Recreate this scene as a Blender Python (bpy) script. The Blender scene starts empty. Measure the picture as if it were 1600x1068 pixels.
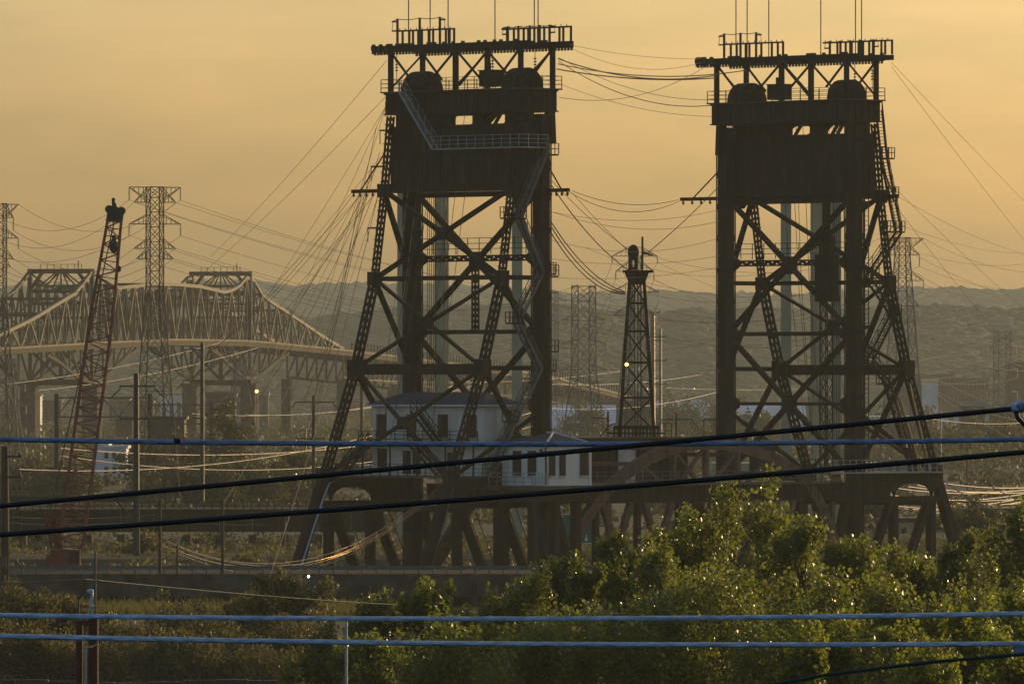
import bpy, math, random
import numpy as np
from mathutils import Vector, Matrix
R = math.radians
random.seed(7)
col = bpy.context.scene.collection
sc = bpy.context.scene

# ------------------------------------------------------------------ camera
F = 13333.0            # focal length in photo pixels (1600 wide)
CZ = 18.5              # eye height above the river flats
cam_d = bpy.data.cameras.new('camera'); cam = bpy.data.objects.new('camera', cam_d)
col.objects.link(cam); sc.camera = cam
cam.location = (0, 0, CZ); cam.rotation_euler = (R(90), 0, 0)
cam_d.sensor_width = 36; cam_d.lens = F/1600*36
cam_d.shift_y = (600-534)/1600.0
cam_d.clip_start = 1; cam_d.clip_end = 40000

# ------------------------------------------------------------------ world, sun, exposure
SUN_AZ, SUN_EL = 38.0, 8.0        # to the right of the view direction
w = bpy.data.worlds.new('World'); sc.world = w; w.use_nodes = True
nt = w.node_tree; nt.nodes.clear()
sky = nt.nodes.new('ShaderNodeTexSky'); sky.sky_type = 'NISHITA'; sky.sun_disc = False
sky.sun_elevation = R(SUN_EL); sky.sun_rotation = R(SUN_AZ)
sky.air_density = 1.0; sky.dust_density = 3.0; sky.ozone_density = 0.6; sky.altitude = 20
tint = nt.nodes.new('ShaderNodeMix'); tint.data_type = 'RGBA'; tint.blend_type = 'MULTIPLY'
tint.inputs['Factor'].default_value = 1.0
tint.inputs['B'].default_value = (0.93, 1.0, 1.18, 1)
# faint smears of high cloud, part of the sky all the way round
tc = nt.nodes.new('ShaderNodeTexCoord')
mp = nt.nodes.new('ShaderNodeMapping'); mp.inputs['Scale'].default_value = (24, 24, 120)
ns = nt.nodes.new('ShaderNodeTexNoise'); ns.inputs['Scale'].default_value = 1.6; ns.inputs['Detail'].default_value = 5
rp = nt.nodes.new('ShaderNodeValToRGB')
rp.color_ramp.elements[0].position = 0.35; rp.color_ramp.elements[0].color = (0.955, 0.955, 0.965, 1)
rp.color_ramp.elements[1].position = 0.72; rp.color_ramp.elements[1].color = (1.13, 1.07, 1.06, 1)
cl = nt.nodes.new('ShaderNodeMix'); cl.data_type = 'RGBA'; cl.blend_type = 'MULTIPLY'; cl.inputs['Factor'].default_value = 1.0
bg = nt.nodes.new('ShaderNodeBackground'); bg.inputs['Strength'].default_value = 0.130
out = nt.nodes.new('ShaderNodeOutputWorld')
L = nt.links.new
L(tc.outputs['Generated'], mp.inputs['Vector']); L(mp.outputs['Vector'], ns.inputs['Vector'])
L(ns.outputs['Fac'], rp.inputs['Fac'])
L(sky.outputs['Color'], tint.inputs['A']); L(tint.outputs['Result'], cl.inputs['A'])
L(rp.outputs['Color'], cl.inputs['B']); L(cl.outputs['Result'], bg.inputs['Color'])
L(bg.outputs['Background'], out.inputs['Surface'])

sd = bpy.data.lights.new('sun', 'SUN'); sun = bpy.data.objects.new('sun', sd); col.objects.link(sun)
sd.energy = 2.8; sd.angle = R(0.5); sd.color = (1.0, 0.72, 0.34)
S = Vector((math.sin(R(SUN_AZ))*math.cos(R(SUN_EL)), math.cos(R(SUN_AZ))*math.cos(R(SUN_EL)), math.sin(R(SUN_EL))))
sun.rotation_euler = S.to_track_quat('Z', 'Y').to_euler(); sun.location = (60, 60, 90)

sc.view_settings.view_transform = 'Standard'; sc.view_settings.look = 'None'
sc.view_settings.exposure = 0.0; sc.view_settings.gamma = 1.0
sc.view_settings.use_curve_mapping = False
sc.cycles.use_denoising = True
sc.cycles.max_bounces = 5; sc.cycles.volume_bounces = 0
sc.cycles.transparent_max_bounces = 6

# ------------------------------------------------------------------ helpers
def P(px, py, Y):
    return Vector(((px-800)*Y/F, Y, CZ+(600-py)*Y/F))
def XP(px, Y): return (px-800)*Y/F
def ZP(py, Y): return CZ+(600-py)*Y/F

def tag(o, label=None, cat=None, group=None, kind=None):
    if label: o['label'] = label
    if cat: o['category'] = cat
    if group: o['group'] = group
    if kind: o['kind'] = kind
    return o
def wloc(o):
    v = Vector((0, 0, 0))
    while o is not None:
        v = v + o.location; o = o.parent
    return v
def empty(name, loc, label=None, cat=None, group=None):
    o = bpy.data.objects.new(name, None); col.objects.link(o); o.location = loc
    o.empty_display_size = 0.5
    return tag(o, label, cat, group)

def mat(name, c, rough=0.7, metal=0.0, noise=0.25, scale=1.0, c2=None, bump=0.0, emit=None, trans=0.0, spec=None, stretch=None):
    m = bpy.data.materials.new(name); m.use_nodes = True
    n = m.node_tree; b = n.nodes['Principled BSDF']
    b.inputs['Roughness'].default_value = rough; b.inputs['Metallic'].default_value = metal
    if spec is not None: b.inputs['Specular IOR Level'].default_value = spec
    if c2 is None: c2 = tuple(x*(1-noise) for x in c); c = tuple(min(1, x*(1+noise)) for x in c)
    g = n.nodes.new('ShaderNodeNewGeometry')
    mm = n.nodes.new('ShaderNodeMapping'); mm.inputs['Scale'].default_value = stretch or (1, 1, 1)
    t = n.nodes.new('ShaderNodeTexNoise'); t.inputs['Scale'].default_value = scale; t.inputs['Detail'].default_value = 6
    r = n.nodes.new('ShaderNodeValToRGB')
    r.color_ramp.elements[0].position = 0.35; r.color_ramp.elements[0].color = (*c2, 1)
    r.color_ramp.elements[1].position = 0.65; r.color_ramp.elements[1].color = (*c, 1)
    n.links.new(g.outputs['Position'], mm.inputs['Vector']); n.links.new(mm.outputs['Vector'], t.inputs['Vector'])
    n.links.new(t.outputs['Fac'], r.inputs['Fac'])
    n.links.new(r.outputs['Color'], b.inputs['Base Color'])
    if bump:
        bb = n.nodes.new('ShaderNodeBump'); bb.inputs['Strength'].default_value = bump; bb.inputs['Distance'].default_value = 0.05
        n.links.new(t.outputs['Fac'], bb.inputs['Height']); n.links.new(bb.outputs['Normal'], b.inputs['Normal'])
    if emit:
        b.inputs['Emission Color'].default_value = (*emit[0], 1); b.inputs['Emission Strength'].default_value = emit[1]
    return m
def leaf_mat(name, c, c2, tr, gloss=0.38, scale=0.6, tmix=0.45):
    m = bpy.data.materials.new(name); m.use_nodes = True
    n = m.node_tree; b = n.nodes['Principled BSDF']
    b.inputs['Roughness'].default_value = gloss
    g = n.nodes.new('ShaderNodeNewGeometry')
    t = n.nodes.new('ShaderNodeTexNoise'); t.inputs['Scale'].default_value = scale; t.inputs['Detail'].default_value = 4
    r = n.nodes.new('ShaderNodeValToRGB')
    r.color_ramp.elements[0].position = 0.35; r.color_ramp.elements[0].color = (*c2, 1)
    r.color_ramp.elements[1].position = 0.65; r.color_ramp.elements[1].color = (*c, 1)
    n.links.new(g.outputs['Position'], t.inputs['Vector']); n.links.new(t.outputs['Fac'], r.inputs['Fac'])
    n.links.new(r.outputs['Color'], b.inputs['Base Color'])
    tl = n.nodes.new('ShaderNodeBsdfTranslucent'); tl.inputs['Color'].default_value = (*tr, 1)
    mx = n.nodes.new('ShaderNodeMixShader'); mx.inputs['Fac'].default_value = tmix
    n.links.new(b.outputs['BSDF'], mx.inputs[1]); n.links.new(tl.outputs['BSDF'], mx.inputs[2])
    n.links.new(mx.outputs['Shader'], n.nodes['Material Output'].inputs['Surface'])
    return m

M = {}
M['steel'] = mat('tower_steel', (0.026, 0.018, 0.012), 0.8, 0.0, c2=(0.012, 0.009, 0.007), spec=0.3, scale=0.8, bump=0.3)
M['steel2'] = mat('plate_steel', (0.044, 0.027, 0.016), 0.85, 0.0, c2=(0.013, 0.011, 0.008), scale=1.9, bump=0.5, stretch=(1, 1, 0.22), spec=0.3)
M['rust'] = mat('rusty_steel', (0.17, 0.098, 0.066), 0.85, 0.0, c2=(0.095, 0.058, 0.040), scale=1.1, bump=0.4)
M['grey'] = mat('galvanised_rail', (0.26, 0.30, 0.34), 0.45, 0.5, noise=0.2, scale=3)
M['dark'] = mat('dark_fitting', (0.02, 0.018, 0.016), 0.6, noise=0.3)
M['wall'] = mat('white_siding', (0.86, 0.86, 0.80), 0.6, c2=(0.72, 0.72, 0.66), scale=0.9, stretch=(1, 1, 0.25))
M['wallshade'] = mat('shaded_cream_siding', (0.84, 0.83, 0.76), 0.7, c2=(0.60, 0.59, 0.53), scale=0.9, stretch=(1, 1, 0.25))  # cream siding with shade mixed into its colour
M['trim'] = mat('white_trim', (0.75, 0.76, 0.78), 0.5, noise=0.08)
M['roof'] = mat('slate_roof', (0.045, 0.055, 0.085), 0.8, noise=0.3, scale=3, bump=0.3)
M['glass'] = mat('dark_glass', (0.03, 0.026, 0.02), 0.12, 0.0, noise=0.2)
M['pale'] = mat('pale_green_paint', (0.34, 0.33, 0.22), 0.6, noise=0.15, scale=0.3)
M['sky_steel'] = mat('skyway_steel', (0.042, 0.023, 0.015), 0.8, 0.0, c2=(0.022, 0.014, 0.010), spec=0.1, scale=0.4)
M['sky_lit'] = mat('skyway_sunlit_steel', (0.075, 0.038, 0.020), 0.65, 0.0, c2=(0.035, 0.020, 0.012), scale=0.3, spec=0.2)  # lit copy of the skyway steel, warm sunlight put into its colour
M['concrete'] = mat('concrete', (0.12, 0.10, 0.078), 0.9, c2=(0.045, 0.039, 0.03), scale=0.7, spec=0.1, bump=0.3)
M['road'] = mat('road', (0.060, 0.053, 0.044), 0.95, spec=0.05, noise=0.25, scale=0.4)
M['galv'] = mat('pylon_steel', (0.20, 0.17, 0.14), 0.45, 0.6, noise=0.25, scale=0.5)
M['wire'] = mat('gold_glint_wire', (0.62, 0.46, 0.26), 0.25, 1.0, noise=0.15, scale=0.3)  # sun glint put into the golden base colour
M['wiredark'] = mat('dark_wire', (0.05, 0.04, 0.03), 0.5, 0.3, noise=0.2)
M['cableblue'] = mat('blue_cable_sheath', (0.16, 0.25, 0.41), 0.5, noise=0.28, scale=30, bump=0.5, stretch=(0.5, 1, 1.6))
M['cablelight'] = mat('grey_blue_cable_sheath', (0.42, 0.58, 0.78), 0.45, noise=0.26, scale=30, bump=0.5, stretch=(0.5, 1, 1.6))
M['cableblack'] = mat('black_cable_sheath', (0.006, 0.010, 0.011), 0.6, noise=0.2, scale=5)
M['cablegreen'] = mat('dark_green_cable', (0.010, 0.035, 0.028), 0.6, noise=0.2, scale=5)
M['wood'] = mat('pole_wood', (0.055, 0.034, 0.022), 0.85, c2=(0.030, 0.020, 0.014), scale=2, stretch=(1, 1, 0.1))
M['redwood'] = mat('red_brown_pole', (0.075, 0.020, 0.013), 0.8, noise=0.3, scale=9, stretch=(1, 1, 0.1))
M['crane'] = mat('crane_red', (0.20, 0.038, 0.030), 0.42, 0.25, noise=0.35, scale=1)
M['bark'] = mat('bark', (0.07, 0.055, 0.04), 0.9, noise=0.3, scale=4)
M['leafA'] = leaf_mat('cottonwood_leaf', (0.060, 0.092, 0.013), (0.020, 0.034, 0.006), (0.36, 0.40, 0.04), 0.36, 0.30, 0.36)
M['leafB'] = leaf_mat('near_leaf', (0.09, 0.125, 0.016), (0.035, 0.052, 0.008), (0.42, 0.46, 0.04), 0.36, 0.7, 0.40)
M['leafC'] = leaf_mat('willow_leaf', (0.085, 0.088, 0.028), (0.036, 0.040, 0.015), (0.20, 0.18, 0.045), 0.6, 0.2, 0.36)
M['leafD'] = leaf_mat('far_leaf', (0.060, 0.066, 0.022), (0.032, 0.038, 0.014), (0.13, 0.12, 0.03), 0.6, 0.12, 0.3)
M['grey2'] = mat('dull_rail', (0.10, 0.105, 0.11), 0.6, 0.2, noise=0.2, scale=3)
M['ground'] = mat('marsh_ground', (0.12, 0.105, 0.060), 0.95, c2=(0.045, 0.042, 0.024), scale=0.06, spec=0.1)
M['hill'] = mat('wooded_hill', (0.125, 0.125, 0.070), 0.95, c2=(0.085, 0.090, 0.052), scale=0.012, spec=0.1)
M['brick'] = mat('brown_brick', (0.13, 0.075, 0.05), 0.85, noise=0.25, scale=0.2)
M['metalroof'] = mat('pale_metal_roof', (0.50, 0.56, 0.64), 0.5, noise=0.12, scale=0.1)
M['factory'] = mat('factory_white', (0.55, 0.60, 0.66), 0.6, noise=0.15, scale=0.15)
M['signgreen'] = mat('sign_green', (0.015, 0.11, 0.07), 0.5, noise=0.1)
M['signwhite'] = mat('sign_white', (0.70, 0.75, 0.75), 0.5, noise=0.05)
M['signblue'] = mat('sign_blue', (0.08, 0.10, 0.35), 0.5, noise=0.05)
M['lampw'] = mat('lit_lamp_white', (0.9, 0.9, 0.9), 0.5, noise=0.0, emit=((0.75, 0.86, 1.0), 30))
M['lampo'] = mat('lit_lamp_amber', (0.9, 0.6, 0.2), 0.5, noise=0.0, emit=((1.0, 0.50, 0.10), 7))
M['orange'] = mat('orange_roof', (0.45, 0.13, 0.05), 0.7, noise=0.2, scale=0.1)

class MB:
    def __init__(self): self.v = []; self.f = []
    def box(self, c, sz, ax=None, ay=None, az=None):
        ax = ax or Vector((1, 0, 0)); ay = ay or Vector((0, 1, 0)); az = az or Vector((0, 0, 1))
        c = Vector(c); n = len(self.v)
        for dz in (-.5, .5):
            for dy in (-.5, .5):
                for dx in (-.5, .5):
                    self.v.append(c+ax*(dx*sz[0])+ay*(dy*sz[1])+az*(dz*sz[2]))
        for q in ((0, 2, 3, 1), (4, 5, 7, 6), (0, 1, 5, 4), (2, 6, 7, 3), (0, 4, 6, 2), (1, 3, 7, 5)):
            self.f.append(tuple(n+i for i in q))
        return self
    def beam(self, a, b, w, h=None, up=None, off=(0, 0)):
        a = Vector(a); b = Vector(b); h = h or w
        d = b-a; ln = d.length
        if ln < 1e-6: return self
        d.normalize(); up = Vector(up) if up is not None else Vector((0, 0, 1))
        x = d.cross(up)
        if x.length < 0.05: x = d.cross(Vector((0.7071, -0.7071, 0)))
        x.normalize(); y = x.cross(d).normalized()
        c = (a+b)/2+x*off[0]+y*off[1]
        return self.box(c, (w, ln, h), x, d, y)
    def laced(self, a, b, w, h, n=None, t=0.12, bar=0.05, up=None):
        """box member: four corner angles joined by zigzag lacing on all sides"""
        a = Vector(a); b = Vector(b); d = (b-a); ln = d.length; d.normalize()
        upv = Vector(up) if up is not None else Vector((0, 0, 1))
        x = d.cross(upv)
        if x.length < 0.05: x = d.cross(Vector((0.7071, -0.7071, 0)))
        x.normalize(); y = x.cross(d).normalized()
        hw, hh = w/2, h/2
        for sx in (-1, 1):
            for sy in (-1, 1):
                o = x*(sx*(hw-t/2))+y*(sy*(hh-t/2))
                self.beam(a+o, b+o, t, t, upv)
        n = n or max(2, int(ln/(max(w, h)*0.95)))
        for i in range(n):
            p = a+d*(ln*i/n); q = a+d*(ln*(i+1)/n)
            s = 1 if i % 2 else -1
            for sy in (-1, 1):
                self.beam(p+x*(s*hw*.8)+y*(sy*(hh-t*.4)), q-x*(s*hw*.8)+y*(sy*(hh-t*.4)), bar*1.6, bar*.7, y)
            for sx in (-1, 1):
                self.beam(p+y*(s*hh*.8)+x*(sx*(hw-t*.4)), q-y*(s*hh*.8)+x*(sx*(hw-t*.4)), bar*1.6, bar*.7, x)
        return self
    def tube(self, pts, r, seg=6, r1=None):
        pts = [Vector(p) for p in pts]; n0 = len(self.v); m = len(pts)
        r1 = r if r1 is None else r1
        for i, p in enumerate(pts):
            d = (pts[min(i+1, m-1)]-pts[max(i-1, 0)]).normalized()
            x = d.cross(Vector((0, 0, 1)))
            if x.length < 0.05: x = d.cross(Vector((0, 1, 0)))
            x.normalize(); y = x.cross(d).normalized(); rr = r+(r1-r)*i/max(1, m-1)
            for k in range(seg):
                an = 2*math.pi*k/seg
                self.v.append(p+x*(math.cos(an)*rr)+y*(math.sin(an)*rr))
        for i in range(m-1):
            for k in range(seg):
                k2 = (k+1) % seg
                self.f.append((n0+i*seg+k, n0+i*seg+k2, n0+(i+1)*seg+k2, n0+(i+1)*seg+k))
        self.f.append(tuple(n0+k for k in range(seg))[::-1])
        self.f.append(tuple(n0+(m-1)*seg+k for k in range(seg)))
        return self
    def ball(self, c, r, seg=8, rings=5, sz=1.0):
        c = Vector(c); n0 = len(self.v)
        for i in range(rings+1):
            th = math.pi*i/rings
            for k in range(seg):
                an = 2*math.pi*k/seg
                self.v.append(c+Vector((math.sin(th)*math.cos(an)*r, math.sin(th)*math.sin(an)*r, math.cos(th)*r*sz)))
        for i in range(rings):
            for k in range(seg):
                k2 = (k+1) % seg
                self.f.append((n0+i*seg+k, n0+(i+1)*seg+k, n0+(i+1)*seg+k2, n0+i*seg+k2))
        return self
    def poly(self, pts):
        n = len(self.v); self.v += [Vector(p) for p in pts]; self.f.append(tuple(range(n, n+len(pts)))); return self
    def prism(self, pts, d):
        """extrude polygon pts along vector d"""
        n = len(self.v); m = len(pts); d = Vector(d)
        self.v += [Vector(p) for p in pts]+[Vector(p)+d for p in pts]
        self.f.append(tuple(range(n, n+m))[::-1]); self.f.append(tuple(range(n+m, n+2*m)))
        for i in range(m):
            j = (i+1) % m
            self.f.append((n+i, n+j, n+m+j, n+m+i))
        return self
    def build(self, name, m, parent=None, origin=None, smooth=False):
        base = wloc(parent) if parent is not None else Vector((0, 0, 0))
        loc = Vector(origin) if origin is not None else Vector((0, 0, 0))
        if parent is None and origin is None and self.v:
            xs = [v.x for v in self.v]; ys = [v.y for v in self.v]; zs = [v.z for v in self.v]
            loc = Vector(((min(xs)+max(xs))/2, (min(ys)+max(ys))/2, min(zs)))
        o_w = base if parent is not None else loc
        me = bpy.data.meshes.new(name)
        me.from_pydata([tuple(v-o_w) for v in self.v], [], self.f)
        me.materials.append(m)
        if smooth: me.polygons.foreach_set('use_smooth', [True]*len(me.polygons))
        me.update()
        o = bpy.data.objects.new(name, me); col.objects.link(o)
        if parent is not None: o.parent = parent
        else: o.location = loc
        return o

def sagline(a, b, sag, n=14):
    a = Vector(a); b = Vector(b)
    return [a.lerp(b, i/n)-Vector((0, 0, sag*4*(i/n)*(1-i/n))) for i in range(n+1)]
def wire(name, a, b, sag, r, m, label, cat='wire', group=None, n=14, seg=4):
    o = MB().tube(sagline(a, b, sag, n), r, seg).build(name, m)
    return tag(o, label, cat, group)
# ------------------------------------------------------------------ the land
def ground():
    m = MB()
    m.poly([(-9000, 200, 0), (9000, 200, 0), (9000, 11500, 0), (-9000, 11500, 0)])
    tag(m.build('ground', M['ground'], origin=(0, 0, 0)), kind='structure')
ground()
def ridge(name, Y, prof, mt, dy, seed, blob, n):
    """a wooded ridge whose crest follows prof, covered in rounded tree crowns"""
    rnd = np.random.RandomState(seed)
    xs = np.arange(-700, 2320, 14.0)
    base = np.interp(xs, [p[0] for p in prof], [p[1] for p in prof])
    for amp, wl in ((3.2, 210), (2.4, 90), (1.2, 45)):
        k = rnd.rand(int(3200/wl)+4); base = base+amp*(np.interp((xs+700)/wl, np.arange(len(k)), k)-.5)*2
    zt = CZ+(600-base)*Y/F-blob*.5; X = (xs-800)*Y/F; nx = len(xs)
    rows = np.linspace(0, 1, 9)
    m = MB(); off = rnd.rand(12, 1)*.0
    def height(u, xi):           # u 0..1 from the foot to the crest
        return np.interp(xi, X, zt)*(u**1.15)+np.sin(xi*.0023+u*2.1)*.6*u*(1-u)
    for j, u in enumerate(list(rows)+[1.5]):
        yy = Y-dy+u*dy
        hh = height(u, X*yy/Y) if u <= 1 else zt*.7
        for i in range(nx): m.v.append(Vector((X[i]*yy/Y, yy, float(hh[i]) if j else -2.0)))
    for j in range(len(rows)):
        for i in range(nx-1): m.f.append((j*nx+i, j*nx+i+1, (j+1)*nx+i+1, (j+1)*nx+i))
    tag(m.build(name, mt, origin=(0, Y, 0), smooth=True), kind='structure')
    # crowns
    ico = [(0, 0, .72)]+[(math.cos(a)*.80, math.sin(a)*.80, .48) for a in np.arange(5)*1.2566]+[(math.cos(a+.6)*1.0, math.sin(a+.6)*1.0, -.4) for a in np.arange(5)*1.2566]
    ico = np.array(ico); fc = [(0, 1+k, 1+(k+1) % 5) for k in range(5)]+[(1+k, 6+k, 1+(k+1) % 5) for k in range(5)]+[(1+(k+1) % 5, 6+k, 6+(k+1) % 5) for k in range(5)]
    fc = np.array(fc)
    u = 1-rnd.rand(n)**1.6*.97; px = rnd.uniform(-200, 1800, n); yy = Y-dy+u*dy
    X_ = (px-800)*yy/F; Z_ = height(u, X_)
    r = blob*(.35+1.0*rnd.rand(n)**1.5); sz = np.stack([r*1.15, r*1.15, r*(.7+.5*rnd.rand(n))], 1)
    V = (ico[None]*sz[:, None, :]*(1+.10*rnd.normal(size=(n, 11, 1)))+np.stack([X_, yy, Z_], 1)[:, None, :]).reshape(-1, 3)
    T = (fc[None]+(np.arange(n)*11)[:, None, None]).reshape(-1, 3)
    me = bpy.data.meshes.new('woods'); me.vertices.add(len(V)); me.vertices.foreach_set('co', V.astype(np.float32).ravel())
    me.loops.add(T.size); me.loops.foreach_set('vertex_index', T.astype(np.int32).ravel())
    me.polygons.add(len(T)); me.polygons.foreach_set('loop_start', np.arange(0, T.size, 3, dtype=np.int32)); me.polygons.foreach_set('loop_total', np.full(len(T), 3, dtype=np.int32))
    me.polygons.foreach_set('use_smooth', [True]*len(T)); me.materials.append(mt); me.update(calc_edges=True)
    o = bpy.data.objects.new('woods', me); col.objects.link(o)
    tag(o, 'unbroken tree cover on the '+name.replace('_', ' '), 'woods', kind='stuff')
ridge('far_hills', 9000, [(-700, 455), (0, 452), (150, 442), (190, 438), (260, 446), (300, 440), (400, 437), (470, 446), (520, 444), (570, 444), (700, 450), (850, 455), (900, 462), (1000, 459), (1100, 463), (1250, 462), (1400, 456), (1430, 449), (1450, 456), (1560, 454), (1600, 452), (2300, 450)], M['hill'], 1600, 3, 7, 22000)
ridge('near_hills', 5200, [(-700, 510), (0, 508), (200, 505), (400, 500), (450, 484), (480, 496), (560, 488), (650, 480), (800, 478), (880, 480), (960, 487), (1040, 492), (1080, 481), (1110, 487), (1250, 486), (1400, 486), (1450, 478), (1520, 484), (1600, 482), (2300, 488)], M['hill'], 900, 5, 4.2, 28000)
# ------------------------------------------------------------------ the lift bridge
A = Vector((math.sqrt(.5), math.sqrt(.5), 0))        # along the bridge
C = Vector((math.sqrt(.5), -math.sqrt(.5), 0))       # across it, towards the viewer
OL = Vector((-9.37, 806, 0)); SPAN = 42.9; TW = 17.1
OR = OL+A*SPAN
LV = [0.0, 9.8, 20.0, 28.4, 36.7, 43.7]
LW = [15.8, 11.7, 7.6, 5.1, 3.8, 3.0]                # how far the rear legs stand off
def legs(z): return -float(np.interp(z, LV, LW))

def lift_tower(side):
    Lft = side == 'left'
    org = OL if Lft else OR; sg = 1 if Lft else -1
    def W(s, t, z): return org+A*(sg*s)+C*t+Vector((0, 0, z))
    ax, cx = A*sg, C
    root = empty('lift_tower', org+C*8.5+A*(-sg*6), 
        'dark steel lift tower with the white control buildings at its foot' if Lft else
        'dark steel lift tower with zigzag stairs on its right leg', 'lift tower', 'towers of the lift bridge')
    def part(mb, name, m='steel', p=None, smooth=False): return mb.build(name, M[m], p or root, smooth=smooth)
    def bx(s0, s1, t0, t1, z0, z1, mb=None):
        mb = mb or MB()
        return mb.box(W((s0+s1)/2, (t0+t1)/2, (z0+z1)/2), (abs(s1-s0), abs(t1-t0), z1-z0), A, C)
    # two plumb columns at the lift span, built of plates with flanges and bolted splices
    for t in (0, TW):
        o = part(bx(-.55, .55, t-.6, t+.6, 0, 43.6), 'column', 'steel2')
        m = MB()
        for z in np.arange(1.5, 43, 3.1):
            bx(-.6, .6, t-.65, t+.65, z, z+.55, m)
        for ss in (-.62, .62):
            for tt in (-.66, .66):
                bx(ss-.05, ss+.05, t+tt-.05, t+tt+.05, 0.02, 43.4, m)
        part(m, 'splice_plate', 'steel', o)
    # raking rear legs, laced
    for t in (0.1, TW-.1):
        m = MB()
        for i in range(len(LV)-1):
            a, b = W(-LW[i], t, LV[i]), W(-LW[i+1], t, LV[i+1])
            if i == 0: m.beam(a, b, .86, .86, C)
            else: m.laced(a, b, .74 if i < 3 else .58, .74 if i < 3 else .58, t=.19 if i < 3 else .15, bar=.085, up=C)
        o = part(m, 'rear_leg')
        for i in range(1, 5):
            g = W(-LW[i], t, LV[i]); r = .95 if i < 3 else .75
            part(MB().box(g, (r*1.5, .9, r*1.7), A, C), 'gusset_plate', 'steel2', o)
        # step bolts on the outer face
        m = MB()
        for z in np.arange(10.5, 43, .9):
            p = W(legs(z)-.5, t, z); m.box(p, (.22, .22, .08), A, C)
        tag(part(m, 'step_bolt', 'dark', o), kind='stuff')
    # front (column) face: X panels
    for z0, z1 in ((23.4, 36.7), (9.8, 23.4)):
        for (ta, tb) in ((.5, TW-.5), (TW-.5, .5)):
            part(MB().laced(W(0, ta, z0+.2), W(0, tb, z1-.2), .38, .52, t=.14, bar=.1, up=A), 'brace')
        zc = (z0+z1)/2
        part(MB().box(W(0, TW/2, zc), (.56, 1.5, 1.7), A, C), 'gusset_plate', 'steel2')
    part(MB().laced(W(0, .5, 30.3), W(0, TW-.5, 30.3), .4, .6, t=.16, bar=.1), 'strut')
    part(MB().beam(W(0, .5, 23.4), W(0, TW-.5, 23.4), .35, .4), 'strut')
    part(MB().beam(W(0, .5, 16.6), W(0, TW-.5, 16.6), .3, .32), 'strut')
    part(MB().beam(W(0, .5, 36.3), W(0, TW-.5, 36.3), .35, .5), 'strut')
    for t in (0.6, TW-.6):
        for z in (23.4, 30.3, 16.6):
            part(MB().prism([W(.2, t, z-1), W(.2, t, z+1), W(.2, t+(1.1 if t < 5 else -1.1), z+.35), W(.2, t+(1.1 if t < 5 else -1.1), z-.35)], A*(-.4*sg)), 'gusset_plate', 'steel2')
    # inspection walkway rail on the middle strut
    m = MB()
    for z in (31.2, 31.7, 32.2): m.beam(W(.35, .6, z), W(.35, TW-.6, z), .06)
    for t in np.arange(.8, TW-.6, 1.55): m.beam(W(.35, t, 30.7), W(.35, t, 32.2), .06)
    part(m, 'railing', 'dark')
    # rear (leg) face
    for i in (1, 2, 3):
        z0, z1 = LV[i], LV[i+1]; w0, w1 = -LW[i], -LW[i+1]
        for (ta, tb) in ((.1, TW-.1), (TW-.1, .1)):
            part(MB().laced(W(w0, ta, z0), W(w1, tb, z1), .36, .46, t=.13, bar=.08, up=A) if i == 3 else MB().beam(W(w0, ta, z0), W(w1, tb, z1), .27, .34, A), 'brace')
        part(MB().box(W((w0+w1)/2, TW/2, (z0+z1)/2), (.42, 1.15, 1.2), A, C), 'gusset_plate', 'steel2')
    part(MB().beam(W(-LW[3], 0, LV[3]), W(-LW[3], TW, LV[3]), .35, .42), 'strut')
    part(MB().beam(W(-LW[2], 0, LV[2]-.1), W(-LW[2], TW, LV[2]-.1), .5, 1.0), 'strut', 'steel2')
    part(MB().beam(W(-LW[4], 0, LV[4]), W(-LW[4], TW, LV[4]), .35, .5), 'strut')
    # side faces: struts at each level, laced diagonals from leg node down to the column
    for t in (0, TW):
        for i in (2, 3, 4):
            part(MB().beam(W(-LW[i], t, LV[i]), W(0, t, LV[i]), .35, .42), 'strut')
        for i, zt in ((4, LV[3]+.3), (3, LV[2]+.3), (2, LV[1]+.3)):
            part(MB().laced(W(-LW[i], t, LV[i]), W(-.4, t, zt), .36, .45, t=.13, bar=.09, up=C), 'brace')
        part(MB().beam(W(-LW[1]+.3, t, LV[1]+.2), W(-.3, t, (LV[1]+LV[2])/2+1), .3, .36, C), 'brace')
        part(MB().beam(W(-LW[5], t, 43), W(-.3, t, 37.2), .25, .3, C), 'brace')
    # counterweight in its guides
    cw = part(bx(-2.6, -.6, -.35, 17.45, 36.9, 42.75), 'counterweight', 'steel2')
    m = MB()
    for t in np.arange(.6, 17, 1.9): bx(-2.66, -2.6, t, t+.12, 37.0, 42.7, m)
    for z in (37.0, 39.7, 42.4): bx(-2.65, -2.6, -.3, 17.4, z, z+.2, m)
    part(m, 'stiffener', 'steel', cw)
    m = MB(); rr_ = random.Random(4)
    for t in np.arange(-.1, 17.3, .62):
        for z in np.arange(37.3, 42.5, .9): m.box(W(-2.63, t+rr_.uniform(-.02, .02), z), (.06, .09, .09), A, C)
    tag(part(m, 'rivet', 'steel', cw), kind='stuff')
    m = MB()
    m.prism([W(-.9, .8, 36.9), W(-.9, 1.9, 36.9), W(-.9, .8, 35.7)], A*(-sg*.9))
    part(m, 'bracket', 'steel2', cw)
    part(MB().prism([W(-.9, 16.3, 36.9), W(-.9, 14.6, 36.9), W(-.9, 16.3, 35.2)], A*(-sg*.9)), 'bracket', 'steel2', cw)
    # plate above it with the two ragged openings
    zt0, zt1 = 42.75, 43.85
    m = MB()
    holes = ((7.1, 9.9), (11.4, 14.2)) if Lft else ((7.2, 10.0), (11.9, 14.6))
    edges = [-.35, holes[0][0], holes[0][1], holes[1][0], holes[1][1], 17.45]
    for a, b in ((0, 1), (2, 3), (4, 5)): bx(-1.9, -1.3, edges[a], edges[b], zt0, zt1, m)
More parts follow.
